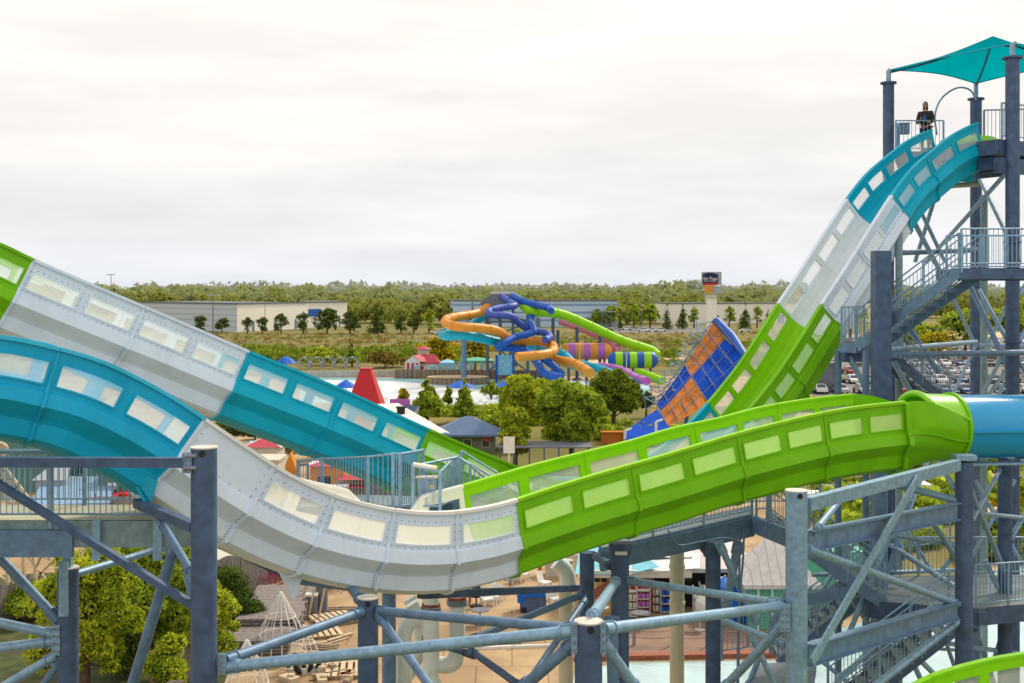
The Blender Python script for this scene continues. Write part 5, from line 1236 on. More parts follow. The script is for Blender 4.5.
# green launch mat / raft at the top
c = E0+Ne*1.1+he*.9; c.z = zdk-.05; o = thing('green_raft', 'lime green raft waiting at the slide entrance', 'raft', tuple(c)); mb = MB(); ringp = [c+Vector((math.cos(a)*.8, math.sin(a)*.8, .12)) for a in [2*math.pi*i/24 for i in range(25)]]; mb.tube(ringp, .24, 12, False); mb.build('tube_ring', 'lime', o); mb = MB(); mb.lathe(tuple(c), [(.62, .0), (0, .02)], 20); mb.build('floor', 'green_in', o)
# stairs + mid platforms
a = P(959, 268, 34.0); b = P(857, 343, 36.6); hd = Vector((b.x-a.x, b.y-a.y, 0)).normalized(); wd = Vector((-hd.y, hd.x, 0))*1.25
if wd.x < 0: wd = -wd
stairs(tw, a, b, wd, 'steel', 'galv')
zt_ = a.z
deck(tw, [a, a+wd, a+wd-hd*.0+Vector((6, 2.0, 0)), a+Vector((6.2, -.3, 0))], 'grate', .3, 'steel_dark')
deck(tw, [Vector((a.x, a.y, zt_)), Vector((a.x+6, a.y, zt_)), Vector((a.x+6, a.y+4, zt_)), Vector((a.x+.8, a.y+4, zt_))], 'grate', .32, 'steel_dark')
railing(tw, [(a.x+.05, a.y-.05, zt_+.01), (a.x+5, a.y-.05, zt_+.01)], 1.1, .13, 1.3); railing(tw, [(a.x+1.1, a.y+4, zt_), (a.x+5, a.y+4, zt_)], 1.1, .13, 1.3)
zb_ = b.z
deck(tw, [b, b+wd, b+wd+hd*.6, b+hd*.6], 'grate', .3, 'steel')
railing(tw, [b+hd*.05, b+hd*.55, b+hd*.55+wd*.95], 1.1, .12, 1)
boxbeam(tw, b+hd*.55-Vector((0, .1, .45)), b+wd*1.6-Vector((0, .1, .45)), .2, .3, 'steel_dark')
a2 = P(893, 352, 38); b2 = P(950, 402, 39.5); stairs(tw, a2, b2, Vector((-.2, 1.3, 0)), 'steel_dark', 'galv')
# bracing
for u, v, r_ in (((1009, 170, 41.5), (926, 262, 48), .08), ((980, 180, 47), (1020, 262, 43), .075), ((945, 165, 46), (915, 262, 47), .08), ((905, 205, 42), (950, 290, 44), .09), ((913, 195, 43), (945, 262, 44), .07),
                 ((888, 295, 40), (938, 372, 41), .10), ((940, 270, 46), (975, 345, 47), .07), ((965, 275, 44), (1008, 368, 41.5), .10), ((979, 290, 44), (1010, 345, 42), .08), ((1010, 300, 42), (985, 350, 46), .07),
                 ((886, 350, 37), (976, 342, 46), .09), ((886, 355, 37), (1060, 352, 41), .10), ((893, 253, 42), (976, 250, 46), .10), ((980, 345, 47), (1060, 348, 43), .08), ((1004, 385, 41), (980, 430, 46), .07), ((1015, 300, 41), (1050, 250, 42), .08), ((1016, 345, 41), (1060, 280, 42), .09), ((1018, 360, 41), (1060, 430, 42), .07),
                 ((845, 350, 37), (870, 395, 37), .09), ((860, 350, 37), (884, 378, 38), .08), ((893, 360, 38), (915, 400, 39), .09), ((950, 400, 44), (976, 345, 46), .06), ((1000, 360, 42), (975, 410, 45), .07), ((1010, 365, 41), (985, 400, 45), .07)):
    brace(tw, u, v, r_, 'galv' if r_ < .1 else 'steel', False)
column(tw, 838, 37.5, 350, .11, 'steel', cap=False); column(tw, 866, 36.5, 350, .11, 'steel', cap=False)
# pale pipe at the top
mb = MB(); mb.tube([P(946, 186, 43.5), P(978, 184, 43.5)], .10, 10); mb.tube([P(946, 186, 43.5), P(946, 179, 43.5)], .12, 10); mb.build('water_pipe', 'cream', tw)
# lower stairs right
ls = thing('stair_tower', 'switchback steel stairs with vertical bar railings at lower right', 'stairs', tuple(P(900, 600, 33)))
zL = 7.45
t0 = P(768, 520, 31.5); t1 = Vector((X(885, 33), 33, zL)); stairs(ls, t0, t1, Vector((.25, 1.3, 0)), 'steel')
deck(ls, [(X(870, 33), 33, zL), (X(966, 33), 32.2, zL), (X(1080, 33), 33.5, zL-.1), (X(1080, 37), 36.5, zL-.1), (X(960, 36), 36, zL), (X(870, 36), 36, zL)], 'grate', .45, 'steel_dark')
railing(ls, [(X(966, 33), 32.3, zL), (X(1080, 33), 33.5, zL-.1)], 1.15, .12, 1.2); railing(ls, [(X(875, 36), 35.9, zL), (X(960, 36), 35.9, zL), (X(1080, 37), 36.4, zL-.1)], 1.15, .12, 1.3)
a = Vector((X(945, 32.6), 32.3, zL)); b = P(828, 700, 30.6); stairs(ls, a, b, Vector((-.15, -1.3, 0)), 'steel_dark')
a3 = P(770, 640, 34); b3 = P(905, 585, 36); stairs(ls, Vector((X(900, 36), 36.5, zL)), P(778, 660, 36), Vector((.1, 1.2, 0)), 'steel')
for u, v in (((846, 640, 33), (905, 500, 34)), ((880, 590, 34), (930, 700, 34)), ((900, 640, 33), (950, 690, 33)), ((838, 580, 34), (880, 640, 34)), ((910, 500, 35), (880, 600, 35)), ((875, 470, 36), (905, 560, 35)), ((975, 630, 34), (1000, 700, 35)), ((890, 545, 35), (960, 590, 33)), ((830, 690, 32), (900, 620, 34)), ((985, 560, 34), (1004, 600, 34)), ((1010, 610, 34), (985, 690, 35)), ((868, 500, 38), (905, 470, 39)), ((930, 455, 38), (905, 520, 36))):
    brace(ls, u, v, .075, 'galv', False)
for u, v in (((815, 600, 35), (870, 520, 36)), ((870, 660, 35), (950, 560, 36)), ((845, 560, 37), (930, 640, 36)), ((900, 520, 38), (950, 600, 37)), ((970, 560, 37), (1015, 480, 38)), ((975, 480, 38), (1020, 560, 37)), ((820, 660, 34), (870, 700, 33)), ((935, 610, 35), (960, 683, 35)), ((812, 575, 36), (960, 570, 37)), ((812, 640, 36), (960, 650, 37))):
    brace(ls, u, v, .06, 'galv', False)
railing(ls, [P(812, 640, 36.4), P(870, 600, 38)], 1.1, .14, 1.4); railing(ls, [P(830, 560, 38.5), P(950, 545, 39.5)], 1.1, .13, 1.4)
column(ls, 880, 37, 400, .26, 'steel_dark', cap=False); column(ls, 880, 34.5, 470, .22, 'steel', cap=False)
boxbeam(ls, (800, 600, 31), (860, 588, 33), .18, .3, 'steel'); boxbeam(ls, (925, 640, 33), (1060, 660, 35), .1, .12, 'galv')
for z_ in (680, 700): pass
deck(ls, [P(745, 700, 30), P(810, 690, 30), P(815, 660, 35), P(760, 664, 35)], 'grate', .3, 'steel')
railing(ls, [P(722, 655, 33), P(770, 648, 33), P(790, 652, 32)], 1.1, .14, 1.2)
# lime slide lip at bottom right corner
lp = Path([(860, 800, 21.6), (900, 772, 21.8), (955, 738, 22.0), (1000, 717, 22.3), (1024, 707, 22.5), (1080, 691, 23), (1150, 680, 23.5)]); sr = thing('lime_slide', 'lime green windowed slide wall cutting across the bottom right corner', 'water slide', tuple(P(1000, 680, 22.5)))
slide_section(sr, lp, 930, 1010, 1, 'lime', 'green_in', 2.2, rim='lime'); slide_section(sr, lp, 1010, 1120, 2, 'lime', 'green_in', 2.2, rim='lime')
# ------------------------------------------------------------ person
def skin_figure(name, verts, edges, radii, m, parent, sub=2, root=0):
    me = bpy.data.meshes.new(name); org = ORG[parent.name]
    me.from_pydata([tuple(Vector(v)-org) for v in verts], edges, []); o = bpy.data.objects.new(name, me); COL.objects.link(o); o.parent = parent; ORG[o.name] = org.copy()
    me.materials.append(M[m])
    md = o.modifiers.new('skin', 'SKIN'); md.use_smooth_shade = True
    lay = me.skin_vertices[0] if len(me.skin_vertices) else None
    if lay is None:
        me.attributes
    for i, r in enumerate(radii): me.skin_vertices[0].data[i].radius = (r, r) if not isinstance(r, tuple) else r
    me.skin_vertices[0].data[root].use_root = True
    s_ = o.modifiers.new('sub', 'SUBSURF'); s_.levels = sub; s_.render_levels = sub
    return o
def prs(base, face):
    """standing figure facing camera-left, hands resting on the rail"""
    b = Vector(base); f = Vector((face[0], face[1], 0)).normalized(); r = Vector((f.y, -f.x, 0)); u = Vector((0, 0, 1)); S = 1.06
    def q(x, y, z): return b+(r*x+f*y+u*z)*S
    o = thing('person', 'person in dark jacket over a blue shirt standing at the railing on the top deck', 'person', tuple(b))
    V = [q(0, 0, .95), q(0, .01, 1.15), q(0, 0, 1.38), q(0, .0, 1.47), q(0, .02, 1.54)]
    E = [(0, 1), (1, 2), (2, 3), (3, 4)]; Rr = [.16, .155, .165, .06, .055]
    def chain(start, pts, rads):
        p = start
        for pt, rd in zip(pts, rads): V.append(pt); Rr.append(rd); E.append((p, len(V)-1)); p = len(V)-1
    for s_ in (-1, 1):
        chain(0, [q(s_*.1, 0, .85), q(s_*.11, .02, .48), q(s_*.11, -.02, .1), q(s_*.12, .12, .05)], [.09, .065, .045, .045])
        chain(2, [q(s_*.18, 0, 1.37), q(s_*.24, .03, 1.1), q(s_*.2, .24, 1.02), q(s_*.18, .31, 1.03)], [.075, .055, .042, .035])
    body = skin_figure('body', V, E, Rr, 'skin', o)
    # clothing: jacket, shirt and trousers as slightly larger skins
    V = []; E = []; Rr = []; V += [q(0, 0, .9), q(0, 0, 1.15), q(0, -.005, 1.38)]; E += [(0, 1), (1, 2)]; Rr += [.235, .215, .21]
    for s_ in (-1, 1): chain(2, [q(s_*.19, 0, 1.38), q(s_*.25, .03, 1.1), q(s_*.21, .2, 1.03)], [.115, .095, .075])
    skin_figure('jacket', V, E, Rr, 'black', o)
    V = []; E = []; Rr = []; V += [q(0, .065, .95), q(0, .075, 1.2), q(0, .075, 1.36)]; E += [(0, 1), (1, 2)]; Rr += [.15, .15, .12]; skin_figure('shirt', V, E, Rr, 'bluecloth', o)
    V = []; E = []; Rr = []; V += [q(0, 0, 1.0)]; Rr += [.2]
    for s_ in (-1, 1): chain(0, [q(s_*.1, 0, .8), q(s_*.11, .02, .48), q(s_*.11, -.02, .12)], [.105, .08, .065])
    skin_figure('trousers', V, E, Rr, 'navy', o)
    # head
    mb = MB(); hc = q(0, .03, 1.66)
    rows = []
    for i in range(13):
        a = math.pi*i/12; z_ = -math.cos(a)*.125*S; rr = math.sin(a)*(.078 if i < 5 else .088)*S
        rows.append([hc+u*z_+(r*math.cos(t)*rr*.9+f*math.sin(t)*rr*1.1) for t in [2*math.pi*j/16 for j in range(16)]])
    mb.grid(rows, True, True)
    for i_, (dx, dz) in enumerate(((-.03, .01), (.03, .01))): pass
    mb.bar(hc+f*.09*S+u*.0, hc+f*.115*S-u*.03, .022, .022)
    for s_ in (-1, 1): mb.bar(hc+r*s_*.078*S-u*.02, hc+r*s_*.085*S+u*.03, .02, .03)
    hd_ = mb.build('head', 'skin', body)
    mb = MB()
    for s_ in (-1, 1): mb.box(tuple(hc+f*.088*S+r*s_*.03*S+u*.015), (.018, .018, .01))
    mb.box(tuple(hc+f*.086*S-u*.055), (.04, .012, .008)); mb.build('facial_features', 'hair', body)
    mb = MB(); rows = []
    for i in range(6, 13):
        a = math.pi*i/12; z_ = -math.cos(a)*.14*S; rr = math.sin(a)*.1*S
        rows.append([hc-f*.012+u*z_+(r*math.cos(t)*rr*.95+f*math.sin(t)*rr*(1.0 if math.sin(t) < 0 else .98)) for t in [2*math.pi*j/16 for j in range(16)]])
    mb.grid(rows, True, True); rows = []
    for i in range(5): rows.append([hc-f*.02+u*(.06-.06*i)+(r*math.cos(t)+f*math.sin(t)*1.1)*.09*S for t in [math.pi+math.pi*j/10 for j in range(11)]])
    mb.grid(rows, False, True); mb.build('hair', 'hair', o)
    for s_ in (-1, 1):
        for k_ in range(5):
            ang = (k_-2)*.25 if k_ < 4 else -s_*1.0
            st_ = q(s_*.18+(k_-1.5)*.017*(1 if k_ < 4 else 0)-(s_*.04 if k_ == 4 else 0), .33, 1.03); ln = (.07, .08, .075, .06, .05)[k_]
            skin_figure('finger', [st_-f*.03, st_+f*ln*.5+u*.005, st_+f*ln-u*.03], [(0, 1), (1, 2)], [.009, .009, .007], 'skin', body, 1)
prs((X(925.5, 44.9), 44.9, zdk), (-.55, -.8))

# ------------------------------------------------------------ ground level park things
# hut with metal roof
o = hip_hut('mint_hut', 750, 812, 612, 583, 539, 56.5, 'mintsiding', 'ribroof', 'mint green hut with a ribbed white metal pyramid roof', ridge=.3, over=.35, dep=3)
for px in (758, 772): mb = MB(); mb.box((X(px, 56.5), 56.44, 1.0), (.10, .08, 2.0)); mb.build('corner_trim', 'white', o)
o = hip_hut('snack_hut', 692, 745, 600, 566, 538, 60.5, 'black', 'roofmetal', 'dark fronted stall under a pale metal roof behind the mint hut', ridge=.3, over=.6, dep=5)
# yellow surf shop
Yy = 59.5; o = thing('surf_shop', 'yellow walled shop with cyan roof and a surfboard on its wall', 'building', (X(630, Yy), Yy, 0)); zt = Z(574, Yy)
mb = MB(); wall_box(mb, [(X(596, Yy), Yy), (X(652, Yy), Yy), (X(652, Yy), Yy+6), (X(596, Yy), Yy+6)], 0, zt); mb.build('wall', 'yellowwall', o)
mb = MB(); mb.poly([P(575, 574, Yy-.6), P(628, 574, Yy-.6), P(660, 567, Yy-.6), P(634, 548, Yy+3), P(580, 546, Yy+3)]); mb.build('roof', 'roofcyan', o)
mb = MB(); mb.poly([P(634, 548, Yy+3), P(628, 574, Yy-.65), P(700, 568, Yy-.4), P(700, 535, Yy+5)]); mb.build('awning', 'white', o)
mb = MB(); mb.box((X(640, Yy), Yy-.4, zt+.1), (5, .2, .35)); mb.build('fascia', 'offwhite', o)
mb = MB(); cc_ = P(600, 591, Yy-.1); mb.poly([cc_+Vector((math.cos(t)*.95*.9-math.sin(t)*.22*.5, 0, math.cos(t)*.95*.55+math.sin(t)*.22*.9)) for t in [2*math.pi*i/20 for i in range(20)]]); mb.build('surfboard', 'brick', o)
mb = MB(); cc_ = P(637, 585, Yy-.1); mb.tube([cc_, cc_-Vector((0, .06, 0))], .32, 18); mb.build('round_sign', 'red', o)
mb = MB(); mb.box((X(649, Yy), Yy-.05, 1), (.4, .1, 2)); mb.build('door_frame', 'brick', o)
for px in (597, 604): mb = MB(); mb.box((X(px, Yy), Yy-.05, Z(579, Yy)), (.25, .08, .25)); mb.build('wall_vent', 'black', o)
mb = MB(); wall_box(mb, [(X(653, 61), 60.6), (X(691, 61), 60.6), (X(691, 61), 64), (X(653, 61), 64)], 0, 2.5); one('dark_shopfront', mb, 'glassdark', 'dark open shopfront between the yellow shop and the metal roofed stall', 'shopfront', (X(676, 68), 67, 0))
# merchandise racks
for i, (px, Y_, m_) in enumerate(((657, 59.6, 'white'), (667, 59.4, 'royal'), (700, 58.8, 'white'), (630, 58.6, 'offwhite'), (643, 58.8, 'purple'), (706, 59.6, 'red'))):
    x = X(px, Y_); o = thing('display_rack', ['tall white display rack by the shop door', 'blue filled display rack beside the cream post', 'white shelf rack right of the shop door', 'off white rack against the yellow wall', 'purple goods rack in front of the yellow wall', 'red goods rack in the dark shopfront'][i], 'rack', (x, Y_, 0))
    mb = MB()
    for z_ in (.1, .5, .9, 1.3): mb.box((x, Y_, z_), (.7, .4, .04))
    for sx in (-.33, .33): mb.box((x+sx, Y_, .75), (.04, .4, 1.5))
    mb.build('frame', 'offwhite', o)
    for z_ in (.25, .65, 1.05): mb = MB(); [mb.box((x-.22+j*.22, Y_, z_), (.16, .3, .22)) for j in range(3)]; mb.build('goods', m_, o)
# blue umbrella tent
x = X(725, 58.5); o = thing('market_umbrella', 'large royal blue and white umbrella tilted in front of the dark stall', 'umbrella', (x, 58.5, 0)); mb = MB()
n = 8; apex = Vector((x-.1, 58.5, 2.05))
for i in range(n):
    a0, a1 = 2*math.pi*i/n, 2*math.pi*(i+1)/n; mb.cur = 1 if i in (3, 4) else 0
    rows = [[apex, apex], [apex+Vector((math.cos(a0)*.8, math.sin(a0)*.8, -.35)), apex+Vector((math.cos(a1)*.8, math.sin(a1)*.8, -.35))], [apex+Vector((math.cos(a0)*1.35, math.sin(a0)*1.35, -1.2)), apex+Vector((math.cos(a1)*1.35, math.sin(a1)*1.35, -1.2))], [apex+Vector((math.cos(a0)*1.35, math.sin(a0)*1.35, -2.0)), apex+Vector((math.cos(a1)*1.35, math.sin(a1)*1.35, -2.0))]]; mb.grid(rows, False, False)
mb.build('canopy', ['bluecloth', 'white'], o); mb = MB(); mb.tube([(x, 58.5, 0), (x, 58.5, 2.1)], .04, 8); mb.build('pole', 'white', o)
# rope fence
o = thing('rope_fence', 'low wooden post and rope fence along the water edge', 'fence', G(700, 652))
posts = [Vector((X(px, 54), 54, 0)) for px in range(520, 860, 38)]
for p in posts: mb = MB(); mb.tube([p, p+Vector((0, 0, .85))], .08, 8); mb.build('post', 'greywood', o)
for a, b in zip(posts, posts[1:]):
    for z_ in (.7, .4):
        mb = MB(); mb.tube([a.lerp(b, t)+Vector((0, -.02, z_-.08*math.sin(math.pi*t))) for t in [i/6 for i in range(7)]], .02, 6); mb.build('rope', 'wood', o)
# cart, chairs, closed umbrella
p = G(533, 611); o = thing('covered_cart', 'boxy cart under a dark blue cover on the tan paving', 'cart', (p.x, p.y, 0)); mb = MB(); mb.box((p.x, p.y, .45), (1.3, .8, .8)); mb.build('body', 'steel_dark', o); mb = MB(); mb.box((p.x-.1, p.y, .95), (1.4, .9, .3)); mb.box((p.x-.6, p.y, .75), (.35, .85, .5)); mb.build('cover', 'bluecloth', o)
for sx in (-.45, .45): mb = MB(); mb.tube([(p.x+sx, p.y-.42, .15), (p.x+sx, p.y-.34, .15)], .15, 10); mb.build('wheel', 'black', o)
p = G(476, 607); o = thing('closed_umbrella', 'furled dark umbrella left of the white lounge chairs', 'umbrella', (p.x, p.y, 0)); mb = MB(); mb.tube([(p.x, p.y, .5), (p.x, p.y, 1.2), (p.x, p.y, 2.1)], [.22, .25, .05], 10); mb.build('canopy', 'navy', o); mb = MB(); mb.tube([(p.x, p.y, 0), (p.x, p.y, 2.2)], .03, 6); mb.tube([(p.x, p.y, 0), (p.x, p.y, .1)], .3, 10); mb.build('pole', 'black', o)
def lounge(px, py, m_, label, rz=0, group=None):
    p = G(px, py); o = thing('patio_chair', label, 'chair', (p.x, p.y, 0), group); mb = MB(); mb.box((p.x, p.y, .42), (.55, .55, .06)); mb.build('seat', m_, o)
    mb = MB(); mb.bar((p.x, p.y+.25, .42), (p.x, p.y+.42, .95), .55, .05); mb.build('backrest', m_, o)
    for sx in (-.24, .24):
        for sy in (-.22, .22): mb = MB(); mb.box((p.x+sx, p.y+sy, .2), (.05, .05, .39)); mb.build('leg', m_, o)
    o.rotation_euler = (0, 0, rz)
for i, (px, py, rz) in enumerate(((487, 607, .5), (494, 604, -.4), (500, 600, 1.2), (516, 583, .2), (523, 581, -.3), (550, 600, 2), (556, 607, .6), (545, 590, 1))): lounge(px, py, 'white', 'white patio chair on the tan paving near the blue covered cart', rz, 'white patio chairs on the paving')
for i, (px, py) in enumerate(((465, 601), (470, 604))): lounge(px, py, 'brick', 'reddish patio chair left of the furled umbrella', i*.8, 'reddish patio chairs')
p = G(540, 575); o = thing('parasol_stall', 'small stall with brick coloured post and dark goods behind the slide', 'stall', (p.x, p.y, 0)); mb = MB(); mb.box((p.x, p.y, 1.1), (.2, .2, 2.2)); mb.build('post', 'orange2', o); mb = MB(); mb.box((p.x+1.2, p.y, .6), (1.8, .8, 1.2)); mb.build('counter', 'offwhite', o); mb = MB(); mb.lathe((p.x+1.5, p.y, 1.2), [(.5, 0), (.55, .4), (.2, .9), (0, 1)], 10); mb.build('goods', 'black', o)
# lumber piles
def lumber(px, py, nx, rows_, L_, label, rz=.1, m_='deckwood', group=None):
    p = G(px, py); o = thing('lumber_stack', label, 'lumber', (p.x, p.y, 0), group)
    for r_ in range(rows_):
        mb = MB()
        for j in range(nx): mb.box((p.x+random.uniform(-.05, .05), p.y+(j-nx/2)*.3, .12+r_*.16), (L_, .26, .12))
        mb.build('board_layer', m_, o)
        if r_ < rows_-1:
            mb = MB()
            for s_ in (-.4, .4): mb.box((p.x+s_*L_, p.y, .2+r_*.16), (.08, nx*.3, .035))
            mb.build('spacer', 'palewood', o)
    o.rotation_euler = (0, 0, rz)
lumber(283, 609, 12, 5, 2.9, 'tall stack of grey boards behind the wire cones', .05)
lumber(272, 630, 10, 6, 2.9, 'wide stack of dark boards behind the larger wire cone', .08)
lumber(257, 646, 9, 4, 3.2, 'low stack of grey boards left of the larger wire cone', .04)
def pallet(px, py, rz, label, tilt=0, group=None):
    p = G(px, py); o = thing('pallet', label, 'pallet', (p.x, p.y, 0), group)
    mb = MB(); [mb.box((p.x+(i-3)*.3, p.y, .16), (.2, 2.0, .03)) for i in range(7)]; mb.build('top_slats', 'palewood', o)
    mb = MB(); [mb.box((p.x, p.y+s_, .07), (2.0, .1, .13)) for s_ in (-.9, 0, .9)]; mb.build('bearers', 'wood', o)
    o.rotation_euler = (tilt, 0, rz); return o
pallet(333, 621, .5, 'pale slatted pallet lying right of the board stacks'); pallet(318, 634, .35, 'pale slatted pallet nearer to the large wire cone'); pallet(350, 672, .1, 'small pallet at the bottom beside the round post')
def wirecone(px, pyb, pyt, label, n=14):
    p = G(px, pyb); h = Z(pyt, p.y); o = thing('wire_cone', label, 'cone frame', (p.x, p.y, 0)); r_ = h*.42
    for i in range(n):
        a = 2*math.pi*i/n; mb = MB(); mb.tube([(p.x+math.cos(a)*r_, p.y+math.sin(a)*r_, 0), (p.x+math.cos(a)*r_*.75, p.y+math.sin(a)*r_*.75, h*.45), (p.x+math.cos(a)*.04, p.y+math.sin(a)*.04, h)], .022, 5); mb.build('strand', 'white', o)
    for z_, k_ in ((.02, 1), (h*.3, .84), (h*.6, .58)): mb = MB(); mb.tube([(p.x+math.cos(a)*r_*k_, p.y+math.sin(a)*r_*k_, z_) for a in [2*math.pi*i/20 for i in range(21)]], .02, 5, False); mb.build('hoop', 'white', o)
wirecone(281, 652, 592, 'large white wire cone frame standing by the board stacks'); wirecone(247, 700, 640, 'smaller white wire cone frame below the crossing braces')
wirecone(304, 668, 625, 'narrow pale wire frame leaning beside the large cone', 8)
for px, py, lab in ((312, 615, 'squat dark bin with pale lid'), (322, 612, 'tall dark bin with pale lid beside the flower bed')):
    p = G(px, py); o = thing('litter_bin', lab, 'bin', (p.x, p.y, 0)); h = 1.3 if px > 315 else .95; mb = MB(); mb.tube([(p.x, p.y, 0), (p.x, p.y, h)], [.27, .3], 14); mb.build('drum', 'roofgrey', o); mb = MB(); mb.box((p.x, p.y, h+.06), (.6, .6, .1)); mb.build('lid', 'offwhite', o)
for i, (px, py) in enumerate(((295, 672), (303, 674), (311, 672))):
    p = G(px, py); mb = MB(); mb.tube([p+Vector((math.cos(a)*.33, 0, .38+math.sin(a)*.33)) for a in [2*math.pi*i_/16 for i_ in range(17)]], .1, 8, False); one('old_tyre', mb, 'black', ['dark tyre standing at the left of the row by the brace', 'dark tyre standing in the middle of the row', 'dark tyre standing at the right of the row'][i], 'tyre', (p.x, p.y, 0))
for i in range(12):
    px = random.uniform(285, 350); py = random.uniform(655, 690); p = G(px, py); mb = MB(); mb.box((p.x, p.y, .1), (random.uniform(.3, .9), random.uniform(.2, .6), .2), random.uniform(0, 3)); mb.box((p.x+.1, p.y, .24), (.3, .25, .1), random.uniform(0, 3))
    one('scrap_block', mb, random.choice(['brick', 'palewood', 'wood', 'offwhite']), 'small block of scrap building material on the tan yard', 'scrap', (p.x, p.y, 0), 'scrap blocks in the yard')
for i, (px, py) in enumerate(((303, 606), (308, 620), (300, 612), (318, 622))):
    p = G(px, py); mb = MB(); mb.bar((p.x, p.y, .05), (p.x+.3, p.y+.2, 1.6), .12, .05); one('leaning_board', mb, 'palewood', 'pale board leaning beside the dark board stacks', 'board', (p.x, p.y, 0), 'pale boards by the stacks')
for i, (px, py, rz) in enumerate(((300, 640, .3), (322, 648, -.2), (338, 640, .9), (345, 610, .1), (262, 668, .2), (330, 676, .5))):
    p = G(px, py); mb = MB()
    for q_ in range(5): mb.box((p.x+random.uniform(-.1, .1), p.y+q_*.14-.3, .05+.05*(q_ % 3)), (1.5, .12, .05), rz)
    one('plank_bundle', mb, 'wood' if i % 2 else 'palewood', 'loose bundle of planks lying on the tan yard', 'planks', (p.x, p.y, 0), 'plank bundles in the yard')
for i, (px, py) in enumerate(((520, 640), (600, 622), (640, 628), (700, 630), (480, 625), (455, 612), (510, 592), (572, 600))):
    p = G(px, py); mb = MB(); mb.tube([(p.x, p.y, .7), (p.x, p.y, .74)], .45, 14); mb.tube([(p.x, p.y, 0), (p.x, p.y, .7)], .04, 6); mb.tube([(p.x, p.y, 0), (p.x, p.y, .04)], .25, 10)
    one('cafe_table', mb, 'offwhite' if i % 2 else 'roofgrey', 'small round cafe table on the open paving', 'table', (p.x, p.y, 0), 'cafe tables on the paving')
# scalloped fences
def wood_fence(x0, y0, x1, y1, h, label, scal=True, seg=2.4):
    o = thing('wooden_fence', label, 'fence', (x0, y0, 0)); a = Vector((x0, y0, 0)); b = Vector((x1, y1, 0)); n = max(1, round((b-a).length/seg))
    for k_ in range(n):
        p = a.lerp(b, k_/n); q = a.lerp(b, (k_+1)/n); mb = MB(); m_ = 14
        for j in range(m_):
            t = (j+.5)/m_; hh = h*(1+(.16*math.sin(math.pi*t) if scal else 0)); c = p.lerp(q, t); d = (q-p).normalized(); wv_ = (q-p).length/m_*.92; mb.bar(c+Vector((0, 0, .02)), c+Vector((0, 0, hh)), wv_, .03, Vector((-d.y, d.x, 0)).cross(Vector((0, 0, 1))) if False else Vector((d.y, -d.x, 0)))
        mb.build('picket_panel', 'greywood', o); mb = MB(); mb.box((p.x, p.y, h/2+.1), (.12, .12, h+.2)); mb.build('post', 'wood', o)
wood_fence(X(213, 61), 61, X(268, 64), 64, 2.0, 'grey scalloped picket fence behind the shrubs, right of the tall post')
wood_fence(X(205, 58), 58, X(240, 59), 59.5, 1.2, 'lower curved grey fence in front of the scalloped one')
wood_fence(X(-20, 56), 56, X(40, 60), 60, 1.7, 'grey picket fence at the far left edge')
wood_fence(X(150, 47), 47.2, X(198, 49), 49.5, 1.6, 'brown picket fence between the slanting brace and the tall post')
wood_fence(X(148, 44), 45, X(168, 44), 46, 1.0, 'small low curved fence at the bottom beside the brace')
mb = MB(); wall_box(mb, [(X(264, 67), 67.5), (X(318, 67), 68), (X(318, 67), 69), (X(264, 67), 68.5)], 0, 1.5); one('pale_screen_wall', mb, 'offwhite', 'pale wall behind the pink flower bed', 'wall', (X(300, 72), 73, 0))
o = hip_hut('tan_roof_shed', 212, 255, 575, 557, 543, 65, 'wood', 'offwhite', 'low shed with pale tan roof behind the scalloped fence', ridge=.3, dep=4)
# kiosks between slides
def kiosk(px0, px1, pye, pyr, Y, label, wm='offwhite', rm='redroof', side='white'):
    x0, x1 = X(px0, Y), X(px1, Y); dp = (x1-x0)*.9; ze = Z(pye, Y); zr = Z(pyr, Y+dp/2); o = thing('kiosk', label, 'kiosk', ((x0+x1)/2, Y, 0)); mb = MB(); wall_box(mb, [(x0+.3, Y), (x1-.3, Y), (x1-.3, Y+dp), (x0+.3, Y+dp)], 0, ze); mb.build('wall', wm, o)
    c_ = Vector(((x0+x1)/2, Y+dp/2, zr)); cs = [Vector(q) for q in ((x0, Y-.3, ze), (x1, Y-.3, ze), (x1, Y+dp+.3, ze), (x0, Y+dp+.3, ze))]
    for i in range(4): mb = MB(); mb.poly([cs[i], cs[(i+1) % 4], c_]); mb.build('roof_panel', rm if i in (0, 2) else side, o)
    mb = MB(); mb.box(((x0+x1)/2-.2, Y-.03, ze*.5), ((x1-x0)*.3, .06, ze*.5)); mb.build('serving_hatch', 'black', o); return o
kiosk(243, 282, 447, 436, 100, 'small kiosk with red and white tented roof between the slides')
kiosk(306, 348, 466, 458, 88, 'kiosk with red roof and orange front behind the platform railing', 'orange')
kiosk(196, 225, 448, 438, 110, 'second red roofed kiosk mostly hidden by the white slide')
mb = MB(); x = X(251, 108); mb.lathe((x, 108, 0), [(.5, 0), (.55, 1.6), (.3, 2.3), (0, 2.5)], 12); one('blue_dispenser', mb, 'lightblue', 'blue rounded booth behind the red and white kiosk', 'booth', (x, 108, 0))
mb = MB(); x = X(290, 104); y = 104; mb.poly([(x-.7, y, 0), (x+.7, y, 0), (x, y, 1.9)]); mb.poly([(x-.7, y+1, 0), (x+.7, y+1, 0), (x, y+1, 1.9)]); mb.quad((x-.7, y, 0), (x-.7, y+1, 0), (x, y+1, 1.9), (x, y, 1.9)); mb.quad((x+.7, y, 0), (x+.7, y+1, 0), (x, y+1, 1.9), (x, y, 1.9)); one('yellow_a_frame', mb, 'orange', 'yellow orange a-frame board right of the red and white kiosk', 'a-frame', (x, y, 0))
